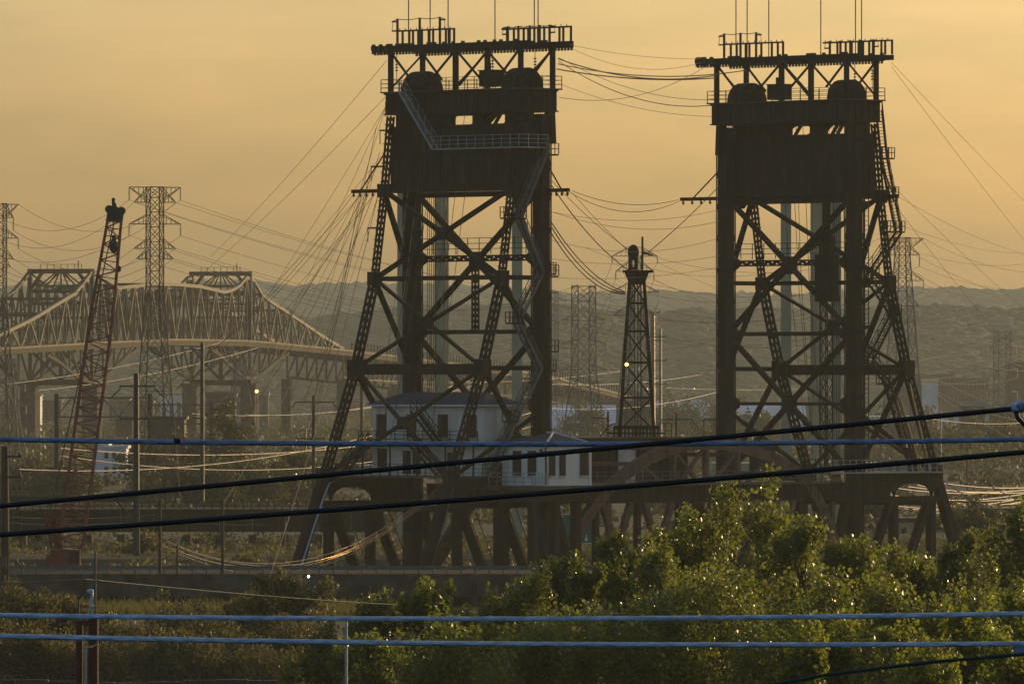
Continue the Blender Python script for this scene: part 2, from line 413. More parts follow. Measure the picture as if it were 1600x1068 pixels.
    bx(-1.9, -1.3, holes[0][0], holes[0][1], 43.6, zt1, m); bx(-1.9, -1.3, holes[1][0], holes[1][1], 43.6, zt1, m)
    part(m, 'web_plate', 'steel2')
    for a_, b_ in holes:
        for q, sg_ in ((a_, 1), (b_, -1)):
            for zz_, up_ in ((zt0, 1), (43.6, -1)):
                k_ = random.uniform(.15, .75); h_ = random.uniform(.15, .4)
                part(MB().prism([W(-1.5, q, zz_), W(-1.5, q+sg_*k_, zz_), W(-1.5, q+sg_*k_*.45, zz_+up_*h_*.5), W(-1.5, q, zz_+up_*h_)], A*(-sg*.2)), 'corner_plate', 'steel2')
    m = MB()
    for t in ([9.6, 10.9, 12.4] if Lft else [8.0, 12.9, 13.6]):
        m.beam(W(-1.4, t, zt0), W(-1.4, t+.9, zt1), .22, .3, A)
    m.beam(W(-1.5, 11.4, zt0), W(-1.5, 12.6, 43.7), .3, .5, A)
    part(m, 'sheave_link', 'steel')
    # head girders carrying the sheaves
    hg = part(bx(-3.1, 1.5, -.5, 17.6, 43.85, 45.85), 'head_girder', 'steel2')
    m = MB()
    for t in np.arange(.4, 17.5, 1.42):
        bx(-3.18, -3.1, t, t+.13, 43.95, 45.8, m); bx(1.5, 1.58, t, t+.13, 43.95, 45.8, m)
    for s in np.arange(-2.7, 1.4, 1.0): bx(s, s+.12, 17.6, 17.67, 43.95, 45.8, m)
    bx(-3.25, 1.65, -.6, 17.72, 45.72, 45.86, m); bx(-3.25, 1.65, -.6, 17.72, 43.82, 43.95, m)
    part(m, 'stiffener', 'steel', hg)
    for t in (-.1, 17.2):
        part(MB().prism([W(1.3, t, 43.8), W(.3, t, 43.8), W(.55, t, 40.9), W(1.45, t, 40.9)], C*.45), 'guide_housing', 'steel2')
    # deck of the machinery floor, rail
    part(bx(-3.5, 1.9, -.8, 18.0, 45.87, 46.0), 'platform', 'dark')
    def rail(pts, h, name='railing', m='steel', step=1.25, n=3, th=.06):
        mb = MB()
        for a, b in zip(pts[:-1], pts[1:]):
            ln = (b-a).length; k = max(1, int(round(ln/step)))
            for i in range(k+1):
                p = a.lerp(b, i/k); mb.beam(p, p+Vector((0, 0, h)), th)
            for j in range(n):
                zz = Vector((0, 0, h*(j+1)/n)); mb.beam(a+zz, b+zz, th*.8)
        return part(mb, name, m)
    rail([W(-3.45, -.75, 46), W(-3.45, 17.95, 46), W(1.85, 17.95, 46), W(1.85, -.75, 46), W(-3.45, -.75, 46)], 1.15)
    # sheave hoods
    for t in (2.1, 15.4):
        pts = []
        cs, cz, r = -.8, 46.0, 1.95
        pr = [W(cs+r*math.cos(an), t-.85, cz+r*math.sin(an)) for an in np.linspace(0, math.pi, 15)]
        hd = part(MB().prism(pr, C*1.7), 'sheave_hood', 'steel2')
        m = MB()
        for k in range(7):
            an = math.pi*(k+.5)/7
            m.beam(W(cs+.5*math.cos(an), t+.88, cz+.5*math.sin(an)), W(cs+1.8*math.cos(an), t+.88, cz+1.8*math.sin(an)), .12, .08, C)
        m.tube([W(cs, t-1.3, 46.25), W(cs, t+1.3, 46.25)], .33, 10)
        part(m, 'axle', 'steel', hd)
        part(bx(cs-.6, cs+.6, t+1.0, t+1.5, 46, 46.9), 'bearing_block', 'steel', hd)
    tb = 12.3 if Lft else 5.6
    cb = part(bx(-2.4, -1.0, tb-1, tb+1, 46.25, 47.7), 'motor_cabinet', 'steel2')
    part(bx(-2.5, -.9, tb-1.1, tb+1.1, 47.7, 47.78).box(W(-1.7, tb-.3, 48.0), (.2, .2, .9), A, C), 'cabinet_lid', 'steel', cb)
    # gantry for the overhead lines: two rows of posts, two long beams
    zb = 50.05
    for s, t0, t1 in ((-2.9, -2.3, 18.3), (1.3, -1.0 if Lft else -2.7, 19.9 if Lft else 18.6)):
        for t in (0, 8.7, 17.3):
            part(MB().beam(W(s, t, 46), W(s, t, zb-.3), .42 if t == 8.7 else .36, .42, A), 'post', 'steel')
        part(MB().beam(W(s, t0, zb), W(s, t1, zb), .32, .62), 'gantry_beam', 'steel')
        for t, q in ((8.7, 4.9), (8.7, 12.4), (0, 2.6), (17.3, 14.6)):
            part(MB().beam(W(s, t, zb-.3), W(s, q, 46.6 if abs(q-t) > 3 else 47.2), .15, .2, A), 'knee_brace', 'steel')
        m = MB()
        for t in np.arange(t0+.2, t1, .42):
            m.box(W(s, t, zb-.42), (.2, .16, .28), A, C)
            if random.random() < .35: m.box(W(s, t, zb+.38), (.22, .3, .22), A, C)
        tag(part(m, 'insulator_row', 'dark'), kind='stuff')
    for t in (0, 8.7, 17.3):
        part(MB().beam(W(-2.9, t, zb), W(1.3, t, zb), .25, .35), 'cross_beam', 'steel')
        part(MB().beam(W(-2.9, t, 46.3), W(1.3, t, zb-.4), .12, .16, C), 'sway_brace', 'steel')
    # hanging insulator strings
    for t, s in ((.8, -2.9), (13.6, -2.9), (15.0, 1.3)) if Lft else ((14.5, -2.9), (16.8, -2.9), (4.2, 1.3)):
        m = MB().tube([W(s, t, zb-.5), W(s, t, zb-3.4)], .03, 4)
        for k in range(4): m.ball(W(s, t, zb-1.2-.28*k), .17, 7, 3, .5)
        part(m, 'insulator_string', 'dark')
    # end insulators of the beams
    for k in range(3):
        s = -2.9 if Lft else 1.3; t = (-2.3+k*.95) if Lft else (-1.0+k*.95)-1.6
        part(MB().ball(W(s, t, zb+.1), .3, 8, 5, 1.4).box(W(s, t, zb), (.28, .3, .9), A, C), 'end_insulator', 'dark')
    # equipment racks on top of the beams
    def rack(s, posts, tall, t0, t1, hook):
        m = MB(); zr = zb+.3
        for t in posts: m.beam(W(s, t, zr), W(s, t, zr+1.35), .16, .16)
        m.beam(W(s, t0, zr+1.35), W(s, t1, zr+1.35), .12, .16)
        for t in np.arange(t0+.3, t1, .75): m.beam(W(s, t, zr+1.35), W(s, t, zr+1.6), .06)
        r_ = part(m, 'equipment_rack', 'dark')
        m = MB()
        for t in tall:
            m.beam(W(s, t, zr), W(s, t, zr+hook), .17, .17)
        for t in (tall[0], tall[-1]):
            d = -1 if t == tall[0] else 1
            for q in (.9, .55): m.beam(W(s, t, zr+hook*q), W(s, t+d*.7, zr+hook*q), .14, .14)
        for a, b in zip(tall[:-1], tall[1:]):
            m.tube(sagline(W(s, a, zr+hook), W(s, b, zr+hook), .12, 6), .035, 4)
        m.tube([W(s, tall[0], zr+hook), W(s, tall[0]-.6, zr+hook*.92), W(s, tall[0]-.72, zr+hook*.55)], .035, 4)
        m.tube([W(s, tall[-1], zr+hook), W(s, tall[-1]+.6, zr+hook*.92), W(s, tall[-1]+.72, zr+hook*.55)], .035, 4)
        part(m, 'rack_mast', 'dark', r_)
    if Lft:
        rack(-2.9, [.9, 1.6, 2.5, 3.0, 3.7, 4.2, 5.1, 5.7, 7.4, 7.9, 8.5], [.9, 3.9, 6.6], .9, 8.6, 2.5)
        rack(1.3, [11.3, 12.2, 13.5, 14.1, 14.9, 15.4, 16.2, 16.9, 18.2, 18.7, 19.7], [11.4, 12.8, 14.3, 15.6, 16.9], 10.6, 19.8, 1.6)
        rods = [(-2.9, 2.4), (-2.9, 5.3), (-2.9, 7.7), (1.3, 9.7), (1.3, 14.9), (1.3, 15.4)]
    else:
        rack(1.3, [1.0, 1.9, 2.7, 3.2, 3.9, 4.4, 5.3, 6.0, 7.4, 8.2, 8.9], [1.0, 3.2, 5.3], 1.0, 9.0, 2.4)
        rack(-2.9, [11.2, 12.2, 13.3, 14.1, 15.0, 15.6, 16.4, 17.0, 18.0, 18.5, 19.4], [11.2, 12.6, 13.9, 15.2, 16.9], 10.3, 19.5, 1.5)
        rods = [(1.3, 2.6), (1.3, 4.1), (1.3, 7.0), (-2.9, 10.0), (-2.9, 14.6), (-2.9, 15.4)]
        part(MB().beam(W(-2.9, 18.2, zb), W(-2.9, 19.5, zb), .32, .5), 'gantry_beam', 'steel')
    for s, t in rods:
        part(MB().tube([W(s, t, zb+.3), W(s, t, 62)], .055, 5), 'lightning_rod', 'dark')
    # cross-arms for feeder lines
    arms = ((-3.8, 0, -4.3, 36.7), (0, TW, TW+3.6, 36.5)) if Lft else ((0, 0, -6.1, 36.7), (-3.8, TW, TW+2.2, 36.7))
    for s, a, b, z in arms:
        o = part(MB().beam(W(s, a, z), W(s, b, z), .3, .34), 'crossarm', 'steel')
        m = MB()
        for k in range(4):
            q = a+(b-a)*(.35+.2*k); m.ball(W(s, q, z-.35), .14, 7, 4, 1.5)
        tag(part(m, 'insulator', 'dark', o), kind='stuff')
        part(MB().beam(W(s, a+(b-a)*.75, z), W(s, a, z+3.4), .1, .1, A), 'arm_stay', 'steel')
    if Lft:
        for z, ln in ((42.4, 1.2), (39.0, 2.0), (33.2, 1.6), (45.0, .6)):
            s = legs(z); part(MB().beam(W(s, 0, z), W(s, -ln, z), .14, .16).beam(W(s, -ln, z), W(s, -ln, z-1.3), .06), 'side_arm', 'dark')
    # hoist ropes
    for k in range(5):
        for t in ((1.0, 1.25, 1.5, 1.75, 2.0)[k], (15.2, 15.45, 15.7, 15.95, 16.2)[k]):
            part(MB().tube([W(.95+.03*k, t, 46), W(.95+.03*k, t, 9.5)], .033, 4), 'hoist_rope', 'dark')
    for k, (t, dt) in enumerate(((4.1, -.9), (5.6, -1.6), (7.2, -1.9), (9.4, -.5), (6.3, -2.2), (10.6, -1.2), (12.0, -1.5))):
        part(MB().tube([W(-3.2, t, 45.9), W(-5.5, t+dt*.6, 28), W(-8.0, t+dt, 13.5)], .03, 4), 'drop_cable', 'dark')
    # stairs
    def flight(a, b, wdt=.8, side=C, m='grey2' if Lft else 'steel', steps=True):
        mb = MB(); d = (b-a); ln = d.length
        for q in (-.5, .5):
            o = side*(q*wdt); mb.beam(a+o, b+o, .09, .24)
            up = Vector((0, 0, 1.0)); mb.beam(a+o+up, b+o+up, .06); mb.beam(a+o+up*.5, b+o+up*.5, .045)
            k = max(2, int(ln/1.3))
            for i in range(k+1):
                p = a.lerp(b, i/k)+o; mb.beam(p, p+up, .055)
        o_ = part(mb, 'stair', m)
        mb = MB(); k = int(abs(d.z)/.3)
        hz_ = Vector((d.x, d.y, 0)).normalized()
        for i in range(k):
            p = a.lerp(b, (i+.5)/k); mb.box(p, (.26, wdt, .05), hz_, side)
        part(mb, 'stair_tread', m, o_)
    def landing(s0, s1, t0, t1, z, m='steel'):
        o_ = part(bx(s0, s1, t0, t1, z-.14, z), 'landing', m)
        mb = MB(); pts = [W(s0, t0, z), W(s0, t1, z), W(s1, t1, z), W(s1, t0, z)]
        for a, b in zip(pts, pts[1:]+pts[:1]):
            for q in (.5, 1.0): mb.beam(a+Vector((0, 0, q)), b+Vector((0, 0, q)), .055)
            mb.beam(a, a+Vector((0, 0, 1.0)), .07); c_ = (a+b)/2; mb.beam(c_, c_+Vector((0, 0, 1.0)), .055)
        part(mb, 'railing', m, o_)
    t1 = TW+.75
    if Lft:
        flight(W(-3.7, 2.3, 46.0), W(-3.7, 6.8, 40.5), .8, A, m='grey')
        part(bx(-4.1, -3.3, 6.8, t1+.4, 40.4, 40.52), 'walkway', 'grey')
        rail([W(-4.1, 6.8, 40.5), W(-4.1, t1+.4, 40.5), W(-.3, t1+.4, 40.5)], 1.15, m='grey', step=1.15)
        part(bx(-3.3, -.3, TW+.65, t1+.4, 40.4, 40.52), 'walkway', 'grey')
        zz = [(-.3, 40.4), (-3.9, 33.9), (-1.0, 28.9), (-4.2, 24.2), (-1.2, 19.9), (-4.6, 15.1), (-7.6, 10.0)]
        for (a, b), (c, d) in zip(zz[:-1], zz[1:]): flight(W(a, t1+.2, b), W(c, t1+.2, d))
        landing(-5.9, -3.4, TW+.5, t1+.7, 33.9); landing(-5.2, -4.0, TW+.5, t1+.7, 24.2); landing(-5.6, -4.4, TW+.5, t1+.7, 15.1)
        for z in (39.9, 28.6, 21.6): landing(.62, 1.6, TW-.3, TW+.7, z)
        landing(-.9, .5, TW+.7, t1+.7, 28.8); landing(-.9, .5, TW+.7, t1+.7, 19.8)
        part(MB().laced(W(-.2, 8.6, 30), W(-.2, 8.6, 23.6), .55, .55, t=.12, bar=.07), 'hanger_mast', 'steel')
    else:
        zz = [(-2.6, 45), (-3.3, 40.4), (-4.4, 36.6), (-5.4, 33.2), (-1.0, 28.8), (-4.6, 25.2), (-1.2, 20.6), (-3.6, 18.9), (-7.6, 10.0)]
        for (a, b), (c, d) in zip(zz[:-1], zz[1:]): flight(W(a, t1+.1, b), W(c, t1+.1, d))
        landing(-4.4, -2.6, TW+.5, t1+.5, 40.4); landing(-5.0, -3.6, TW+.5, t1+.5, 36.6); landing(-5.9, -3.4, TW+.5, t1+.5, 33.3)
        landing(-2.2, -.4, TW+.5, t1+.5, 28.8); landing(-5.4, -4, TW+.5, t1+.5, 25.2); landing(-2.2, -.6, TW+.5, t1+.5, 20.6); landing(-4.6, -2.6, TW+.5, t1+.5, 18.6)
        # ladder cage close to the column
        m = MB()
        for dt in (0, .5):
            m.tube([W(-1.5, TW+dt, 42), W(-1.5, TW+dt, 9.8)], .05, 4); 
        for z in np.arange(10, 42, .45): m.beam(W(-1.5, TW, z), W(-1.5, TW+.5, z), .04)
        for z in np.arange(12, 42, 4): m.box(W(-1.3, TW+.25, z), (.7, .7, .35), A, C)
        part(m, 'ladder', 'steel')
        # hanging cabin between the columns
        cbn = part(bx(-1.6, -.4, 11.5, 13.6, 26.5, 31.1), 'lift_cabin', 'steel2')
        part(bx(-1.4, -.6, 11.9, 13.2, 31.1, 32.9).box(W(-1, 12.5, 34.5), (.25, .9, 3.4), A, C), 'cabin_hoist', 'steel', cbn)
        part(bx(-1.66, -1.6, 11.7, 13.4, 28.7, 28.9).box(W(-1.63, 12.5, 29.9), (.05, .12, 2), A, C), 'cabin_frame', 'steel', cbn)
        part(MB().laced(W(-1, 12.5, 26.4), W(-1, 12.5, 9.8), 1.1, .8, n=15, t=.09, bar=.05), 'cabin_guide', 'steel')
    # foot: raking leg base, posts, raking struts, beams of the trestle under the deck
    for t in (0, TW):
        for s in (-11.0, -5.6):
            part(MB().beam(W(s, t, 0), W(s, t, 7.2), .72, .72, A), 'trestle_post', 'steel2')
            part(MB().beam(W(s+.3, t, 7.2), W(s+3.9, t, .1), .66, .6, C), 'trestle_strut', 'steel')
            m = MB()
            for q in (0, 1):
                p0, p1 = W(s+.3+q, t+.5, 7.2), W(s+3.9+q, t+.5, .1)
                m.beam(p0+A*(sg*.35), p1+A*(sg*.35), .07)
            part(m, 'tie_rod', 'dark')
        part(MB().beam(W(1.2, t, 7.0), W(3.4, t, .1), .8, .7, C), 'trestle_strut', 'steel')
        part(MB().beam(W(-12.6, t, 7.35), W(0, t, 7.35), .5, .6), 'lower_beam', 'steel')
        part(MB().beam(W(-12.2, t, 9.35), W(0, t, 9.35), .5, 1.0), 'deck_girder', 'steel2')
        for s in (-10.9, -5.5):
            for d in (1, -1):
                pts = [W(s, t, 8.9)]+[W(s+d*(2.2-2.2*math.sin(an)), t, 7.6+1.3*math.cos(an)) for an in np.linspace(0, math.pi/2, 5)]+[W(s, t, 7.6)]
                part(MB().prism(pts, C*.3), 'knee_plate', 'steel2')
        part(bx(-5.0, -.6, t-.2, t+.2, 7.6, 8.9), 'web_plate', 'steel2')
    m = MB().beam(W(-11, 0, 7), W(-11, TW, 7), .5, .6)
    part(m, 'cross_girder', 'steel')
    part(bx(-12.0, -.8, -.2, TW+.2, 9.86, 9.98), 'deck', 'rust')
    r_ = rail([W(-12.1, -.5, 9.95), W(-12.1, TW+.6, 9.95), W(-.7, TW+.6, 9.95)], 1.15, m='steel')
    if not Lft:
        # walkway on the deck edge
        part(bx(-12.1, 5, TW+.6, TW+1.6, 9.9, 10.02), 'walkway', 'grey')
        rail([W(-11.9, TW+1.6, 10.0), W(5, TW+1.6, 10.0)], 1.2, m='grey', step=.9)
        part(bx(4.6, 6.4, 9.2, 11, 10, 12.6).box(W(5.5, 10.1, 12.7), (1.9, 2.0, .12), A, C), 'relay_cabinet', 'dark')
        # stays on the right flank, gold sun glint put into their colour
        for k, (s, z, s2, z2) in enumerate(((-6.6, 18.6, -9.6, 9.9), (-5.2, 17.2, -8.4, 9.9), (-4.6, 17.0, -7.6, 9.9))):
            part(MB().laced(W(s, TW+1.2, z), W(s2, TW+1.2, z2), .18, .18, t=.06, bar=.04), 'stay_mast', 'galv_glint')
    else:
        # conduit strapped to the raking leg, sky light painted into its pale blue
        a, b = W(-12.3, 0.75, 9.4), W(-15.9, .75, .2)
        part(MB().tube([W(-8.3, 0.7, 9.75), W(-10.0, .75, 9.75), W(-11.6, .75, 9.3), W(-12.3, .75, 8.1), b], .09, 6), 'conduit', 'pipe_skylit')
        part(MB().tube([W(-12.0, TW+.55, 9.0), W(-15.4, TW+.55, .2)], .06, 6), 'conduit', 'grey2')
    for t in (0, TW):
        part(bx(-16.8, -14.8, t-1, t+1, -.3, .5), 'footing', 'concrete'); part(bx(-1.2, 1.2, t-1.2, t+1.2, -.3, .6), 'footing', 'concrete')
        part(bx(-12, -10, t-1, t+1, -.3, .4), 'footing', 'concrete'); part(bx(-6.6, -4.6, t-1, t+1, -.3, .4), 'footing', 'concrete')
    return W
M['galv_glint'] = mat('glint_stay', (0.62, 0.52, 0.36), 0.25, 0.9, noise=0.1)  # warm glint of the sun mixed into the metal colour
M['pipe_skylit'] = mat('skylit_conduit', (0.45, 0.55, 0.72), 0.35, 0.3, noise=0.1)
WL = lift_tower('left')
WR = lift_tower('right')

# ---- the span between the towers: plate floor, arched rib each side
def lift_span():
    W = WL
    root = empty('lift_span', OL+A*21+C*8.5+Vector((0, 0, 7)), 'rusty brown span with arched top ribs between the two lift towers', 'bridge span')
    zs = [(2.0, .8), (4.2, 4.6), (6.5, 7.0), (8.6, 8.9), (12.5, 11.0), (17, 12.5), (21, 12.95), (25.5, 12.7), (30, 11.8), (35.3, 9.7), (37.5, 7.4), (39.3, 4.2), (40.8, .9)]
    ss = [p[0] for p in zs]; zz = [p[1] for p in zs]
    top = lambda s: float(np.interp(s, ss, zz))
    for t in (.9, TW+.3):
        m = MB(); fine = np.arange(2.0, 40.9, 1.2)
        # smooth the rib with a spline-ish running average
        zf = [np.mean([top(min(40.8, max(2, s+d))) for d in (-1.4, -.7, 0, .7, 1.4)]) for s in fine]
        for i in range(len(fine)-1): m.beam(W(fine[i], t, zf[i]), W(fine[i+1]+.05, t, zf[i+1]), .6, 1.12, Vector((0, 0, 1)))
        r = m.build('arch_rib', M['rust'], root)
        m = MB()
        for i in range(0, len(fine)-1, 2):
            c = W(fine[i], t, zf[i]); m.box(c, (.12, .68, 1.02), A, C)
        tag(m.build('rib_stiffener', M['rust'], r), kind='stuff')
        xs = np.arange(4.2, 40, 4.4)
        for k, s in enumerate(xs):
            zt = top(s)
            MB().beam(W(s, t, 7.4 if zt > 9 or t < 5 else 2.5), W(s, t, max(zt, 7.2)), .5, .42, A).build('hanger', M['rust'], root)
            if 7 < s < 35:
                s2 = s+4.4 if s < 21 else s-4.4
                MB().beam(W(s, t, zt-.2), W(s2, t, 8.2), .3, .34, C).build('diagonal', M['rust'], root)
        m = MB().beam(W(1.2, t, 8.2), W(41.6, t, 8.2), .5, 1.7); g = m.build('plate_girder', M['steel2'], root)
        m = MB()
        for s in np.arange(2, 41, 1.1): m.box(W(s, t, 8.2), (.12, .62, 1.6), A, C)
        m.build('stiffener', M['steel'], g)
        # W-web below the floor
        for s in (np.arange(9.7, 36, 5.6) if t > 5 else ()):
            for d in (-1, 1):
                MB().beam(W(s+d*1.9, t, 7.4), W(s+d*.2, t, 3.3), .6, .5, C).build('lower_web', M['rust'], root)
        for s in (np.arange(6.9, 38, 5.6) if t > 5 else ()):
            MB().beam(W(s, t, 7.4), W(s, t, 0), .55, .5, A).build('trestle_post', M['steel2'], root)
    for s in np.arange(12.5, 34, 4.4):
        MB().beam(W(s, .9, top(s)), W(s, TW+.3, top(s)), .3, .4).build('top_strut', M['rust'], root)
    MB().box(W(21.2, 8.9, 9.1), (40, 16.6, .16), A, C).build('floor', M['rust'], root)
    m = MB()
    for z in (9.5, 9.9, 10.3): m.beam(W(5, TW+1.3, z), W(38, TW+1.3, z), .06)
    for s in np.arange(5, 38.1, 1.1): m.beam(W(s, TW+1.3, 9.1), W(s, TW+1.3, 10.3), .06)
    m.build('railing', M['grey2'], root)
    MB().box(W(21.5, TW+.95, 9.04), (33, .9, .1), A, C).build('walkway', M['grey2'], root)
lift_span()

# ---- long dark machinery house behind the arch
def machinery_house():
    W = WL
    root = empty('machinery_house', OL+A*17+C*6, 'long dark flat-roofed machinery house behind the arched span', 'building')
    z0, z1 = 9.2, 13.25
    root.location.z = 9.2
    MB().box(W(18, 6, (z0+z1)/2), (20, 6.2, z1-z0), A, C).build('wall', M['steel2'], root)
    MB().box(W(18, 6, z1+.1), (20.8, 7.0, .22), A, C).build('roof', M['dark'], root)
    m = MB()
    for s in np.arange(8.2, 28, 1.0): m.box(W(s, 9.14, (z0+z1)/2), (.1, .1, z1-z0-.1), A, C)
    for z in (10.4, 11.6, 12.6): m.box(W(18, 9.15, z), (19.8, .12, .1), A, C)
    m.build('rib', M['steel'], root)
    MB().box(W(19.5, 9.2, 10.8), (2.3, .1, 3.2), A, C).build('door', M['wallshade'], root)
    for s in (9.4, 12, 23.2, 25.6):
        f = MB().box(W(s, 9.2, 11.9), (1.2, .12, .9), A, C).build('window', M['dark'], root)
        MB().box(W(s, 9.27, 11.9), (1.0, .04, .7), A, C).build('pane', M['glass'], f)
machinery_house()

# ---- white operators' houses
def houses():
    W = WL
    up = empty('control_house', W(-3.5, 8, 9.98), 'larger two-storey white control house inside the left lift tower', 'building')
    s0, s1, t0, t1 = -6.2, -1.3, .95, 15.7; z0, zm, z1 = 10.0, 13.0, 16.6
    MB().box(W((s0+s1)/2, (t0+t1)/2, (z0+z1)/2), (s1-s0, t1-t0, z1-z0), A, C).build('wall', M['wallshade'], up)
    # clapboards
    m = MB()
    for z in np.arange(z0+.2, z1, .45):
        m.box(W(s0-.02, (t0+t1)/2, z), (.05, t1-t0-.05, .06), A, C)
        m.box(W((s0+s1)/2, t1+.02, z), (s1-s0-.05, .05, .06), A, C)
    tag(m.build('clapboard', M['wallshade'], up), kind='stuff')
    def hip(mb, a, b, c, d, z, h, ov=.45, inset=2.0):
        p = [W(a-ov, c-ov, z), W(b+ov, c-ov, z), W(b+ov, d+ov, z), W(a-ov, d+ov, z)]
        mid = (a+b)/2; r0, r1 = W(mid, c+inset, z+h), W(mid, d-inset, z+h)
        mb.poly([p[0], p[1], r0]); mb.poly([p[1], p[2], r1, r0]); mb.poly([p[2], p[3], r1]); mb.poly([p[3], p[0], r0, r1]); mb.poly(p[::-1])
        return p, r0, r1
    m = MB(); hip(m, s0, s1, t0, t1, z1, 1.15); rf = m.build('roof', M['roof'], up)
    m = MB(); m.box(W(s0-.45, (t0+t1)/2, z1-.08), (.14, t1-t0+.9, .16), A, C); m.box(W((s0+s1)/2, t1+.45, z1-.08), (s1-s0+.9, .14, .16), A, C)
    m.build('gutter', M['trim'], rf)
    def window(face, c, z, wd, ht, root, off):
        if face == 't':    # on the -a face, position is t
            f = MB(); ctr = W(off-.05, c, z)
            f.box(ctr, (.12, wd+.2, ht+.2), A, C); fo = f.build('window', M['dark'], root)
            g = MB().box(W(off-.12, c-wd*.25-.02, z), (.04, wd*.44, ht*.94), A, C).box(W(off-.12, c+wd*.25+.02, z), (.04, wd*.44, ht*.94), A, C)
            g.build('pane', M['glass'], fo); MB().box(W(off-.14, c, z-ht/2-.13), (.2, wd+.34, .09), A, C).build('sill', M['trim'], fo)
        else:
            f = MB(); ctr = W(c, off+.05, z)
            f.box(ctr, (wd+.2, .12, ht+.2), A, C); fo = f.build('window', M['dark'], root)
            MB().box(W(c-wd*.25-.02, off+.12, z), (wd*.44, .04, ht*.94), A, C).box(W(c+wd*.25+.02, off+.12, z), (wd*.44, .04, ht*.94), A, C).build('pane', M['glass'], fo)
            MB().box(W(c, off+.14, z-ht/2-.13), (wd+.34, .2, .09), A, C).build('sill', M['trim'], fo)
    for t in (2.2, 6.2, 10.4, 14.2): window('t', t, 14.6, 1.05, 2.0, up, s0)
    window('s', -2.6, 14.8, .8, 1.8, up, t1)
    window('t', 2.3, 11.6, 1.0, 1.6, up, s0)
    for t in (5.6, 6.9): window('t', t, 11.2, .8, 2.0, up, s0)
    MB().box(W(s0-.06, 11.6, 11.1), (.12, 1.1, 2.1), A, C).build('door', M['steel2'], up)
    # gallery between storeys and outside stairs
    g = MB().box(W(s0-.75, (t0+t1)/2, zm), (1.3, t1-t0+1.4, .12), A, C).build('balcony', M['steel'], up)
    m = MB()
    a, b = W(s0-1.35, t0-.5, zm), W(s0-1.35, t1+.6, zm)
    for q in (.4, .8, 1.15): m.beam(a+Vector((0, 0, q)), b+Vector((0, 0, q)), .06)
    for k in range(14):
        p = a.lerp(b, k/13); m.beam(p, p+Vector((0, 0, 1.15)), .06)
    m.build('railing', M['steel'], g)
    for k in range(5):
        t = t0+k*(t1-t0)/4; MB().beam(W(s0-1.3, t, 10), W(s0-1.3, t, zm), .12).build('balcony_post', M['steel'], up)
    for (ta, za, tb, zb_) in ((8.4, 16.0, 11.6, 13.1), (8.0, 13.0, 12.0, 10.0), (2.0, 13.0, -1.2, 10.0)):
        m = MB()
        for q in (-.4, .4):
            for dz in (0, .5, 1.0): m.beam(W(s0-1.9+q, ta, za+dz), W(s0-1.9+q, tb, zb_+dz), .07 if dz else .12, .07 if dz else .25)
            for k in range(5):
                p = W(s0-1.9+q, ta, za).lerp(W(s0-1.9+q, tb, zb_), k/4); m.beam(p, p+Vector((0, 0, 1)), .06)
        st = m.build('stair', M['steel'], up)
        m = MB()
        for k in range(9):
            p = W(s0-1.9, ta, za).lerp(W(s0-1.9, tb, zb_), (k+.5)/9); m.box(p, (.8, .28, .05), A, C)
        m.build('stair_tread', M['steel'], st)
    # water tanks and gear beside it
    # small house, outside the near column
    lo = empty('signal_cabin', W(-2.7, 20.6, 9.5), 'small white one-storey cabin with slim dark windows beside the left tower column', 'building')
    s0, s1, t0, t1 = -5.6, .25, 18.6, 23.2; z0, z1 = 9.15, 12.95
    MB().box(W((s0+s1)/2, (t0+t1)/2, (z0+z1)/2), (s1-s0, t1-t0, z1-z0), A, C).build('wall', M['wall'], lo)
    m = MB(); p, r0, r1 = hip(m, s0, s1, t0, t1, z1, 1.05, .35, 1.9); rf = m.build('roof', M['roof'], lo)
    m = MB(); m.beam(p[3]+Vector((0, 0, .04)), r1+Vector((0, 0, .06)), .13); m.beam(r0+Vector((0, 0, .06)), r1+Vector((0, 0, .06)), .13); m.beam(p[2]+Vector((0, 0, .04)), r1+Vector((0, 0, .06)), .1)
    m.build('ridge_flashing', M['trim'], rf)
    m = MB(); m.box(W(s0-.35, (t0+t1)/2, z1-.06), (.12, t1-t0+.7, .14), A, C); m.box(W((s0+s1)/2, t1+.35, z1-.06), (s1-s0+.7, .12, .14), A, C)
    m.build('gutter', M['trim'], rf)
    for t in (19.55, 21.5): window('t', t, 11.2, .85, 2.15, lo, s0)
    for s, wd in ((-4.75, .55), (-3.4, .55), (-.55, .85)): window('s', s, 11.2, wd, 2.15, lo, t1)
    MB().tube([W(s0-.1, t1-.1+.25, z1), W(s0-.1, t1+.2, z0+.1)], .09, 6).build('downpipe', M['dark'], lo)
    m = MB()
    for q, w_ in ((s0, .14), (s1, .3)): m.box(W(q, t1+.03, (z0+z1)/2), (w_, .08, z1-z0), A, C)
    m.box(W(s0-.03, t0, (z0+z1)/2), (.08, .14, z1-z0), A, C); m.build('corner_board', M['trim'], lo)
    MB().ball(W(s0-.2, 22.8, 12.4), .15, 8, 5).build('lamp', M['dark'], lo)
    wg = MB().box(W(-3.1, 17.15, 11.0), (4.7, 2.76, 3.7), A, C).build('link_wing', M['wall'], lo)
    MB().prism([W(-5.8, 15.5, 12.87), W(-.75, 15.5, 12.87), W(-.75, 15.5, 13.0), W(-3.1, 15.5, 13.75), W(-5.8, 15.5, 13.0)], C*3.4).build('roof', M['roof'], lo)
    dr = MB().box(W(-5.5, 16.8, 10.4), (.12, 1.05, 2.3), A, C).build('door', M['steel2'], lo)
    MB().box(W(-5.58, 16.8, 11.6), (.1, 1.3, .12), A, C).build('door_head', M['trim'], dr)
    pf = MB().box(W(-3.5, 20.5, 8.95), (8.6, 6.6, .36), A, C).build('base', M['concrete'], lo)
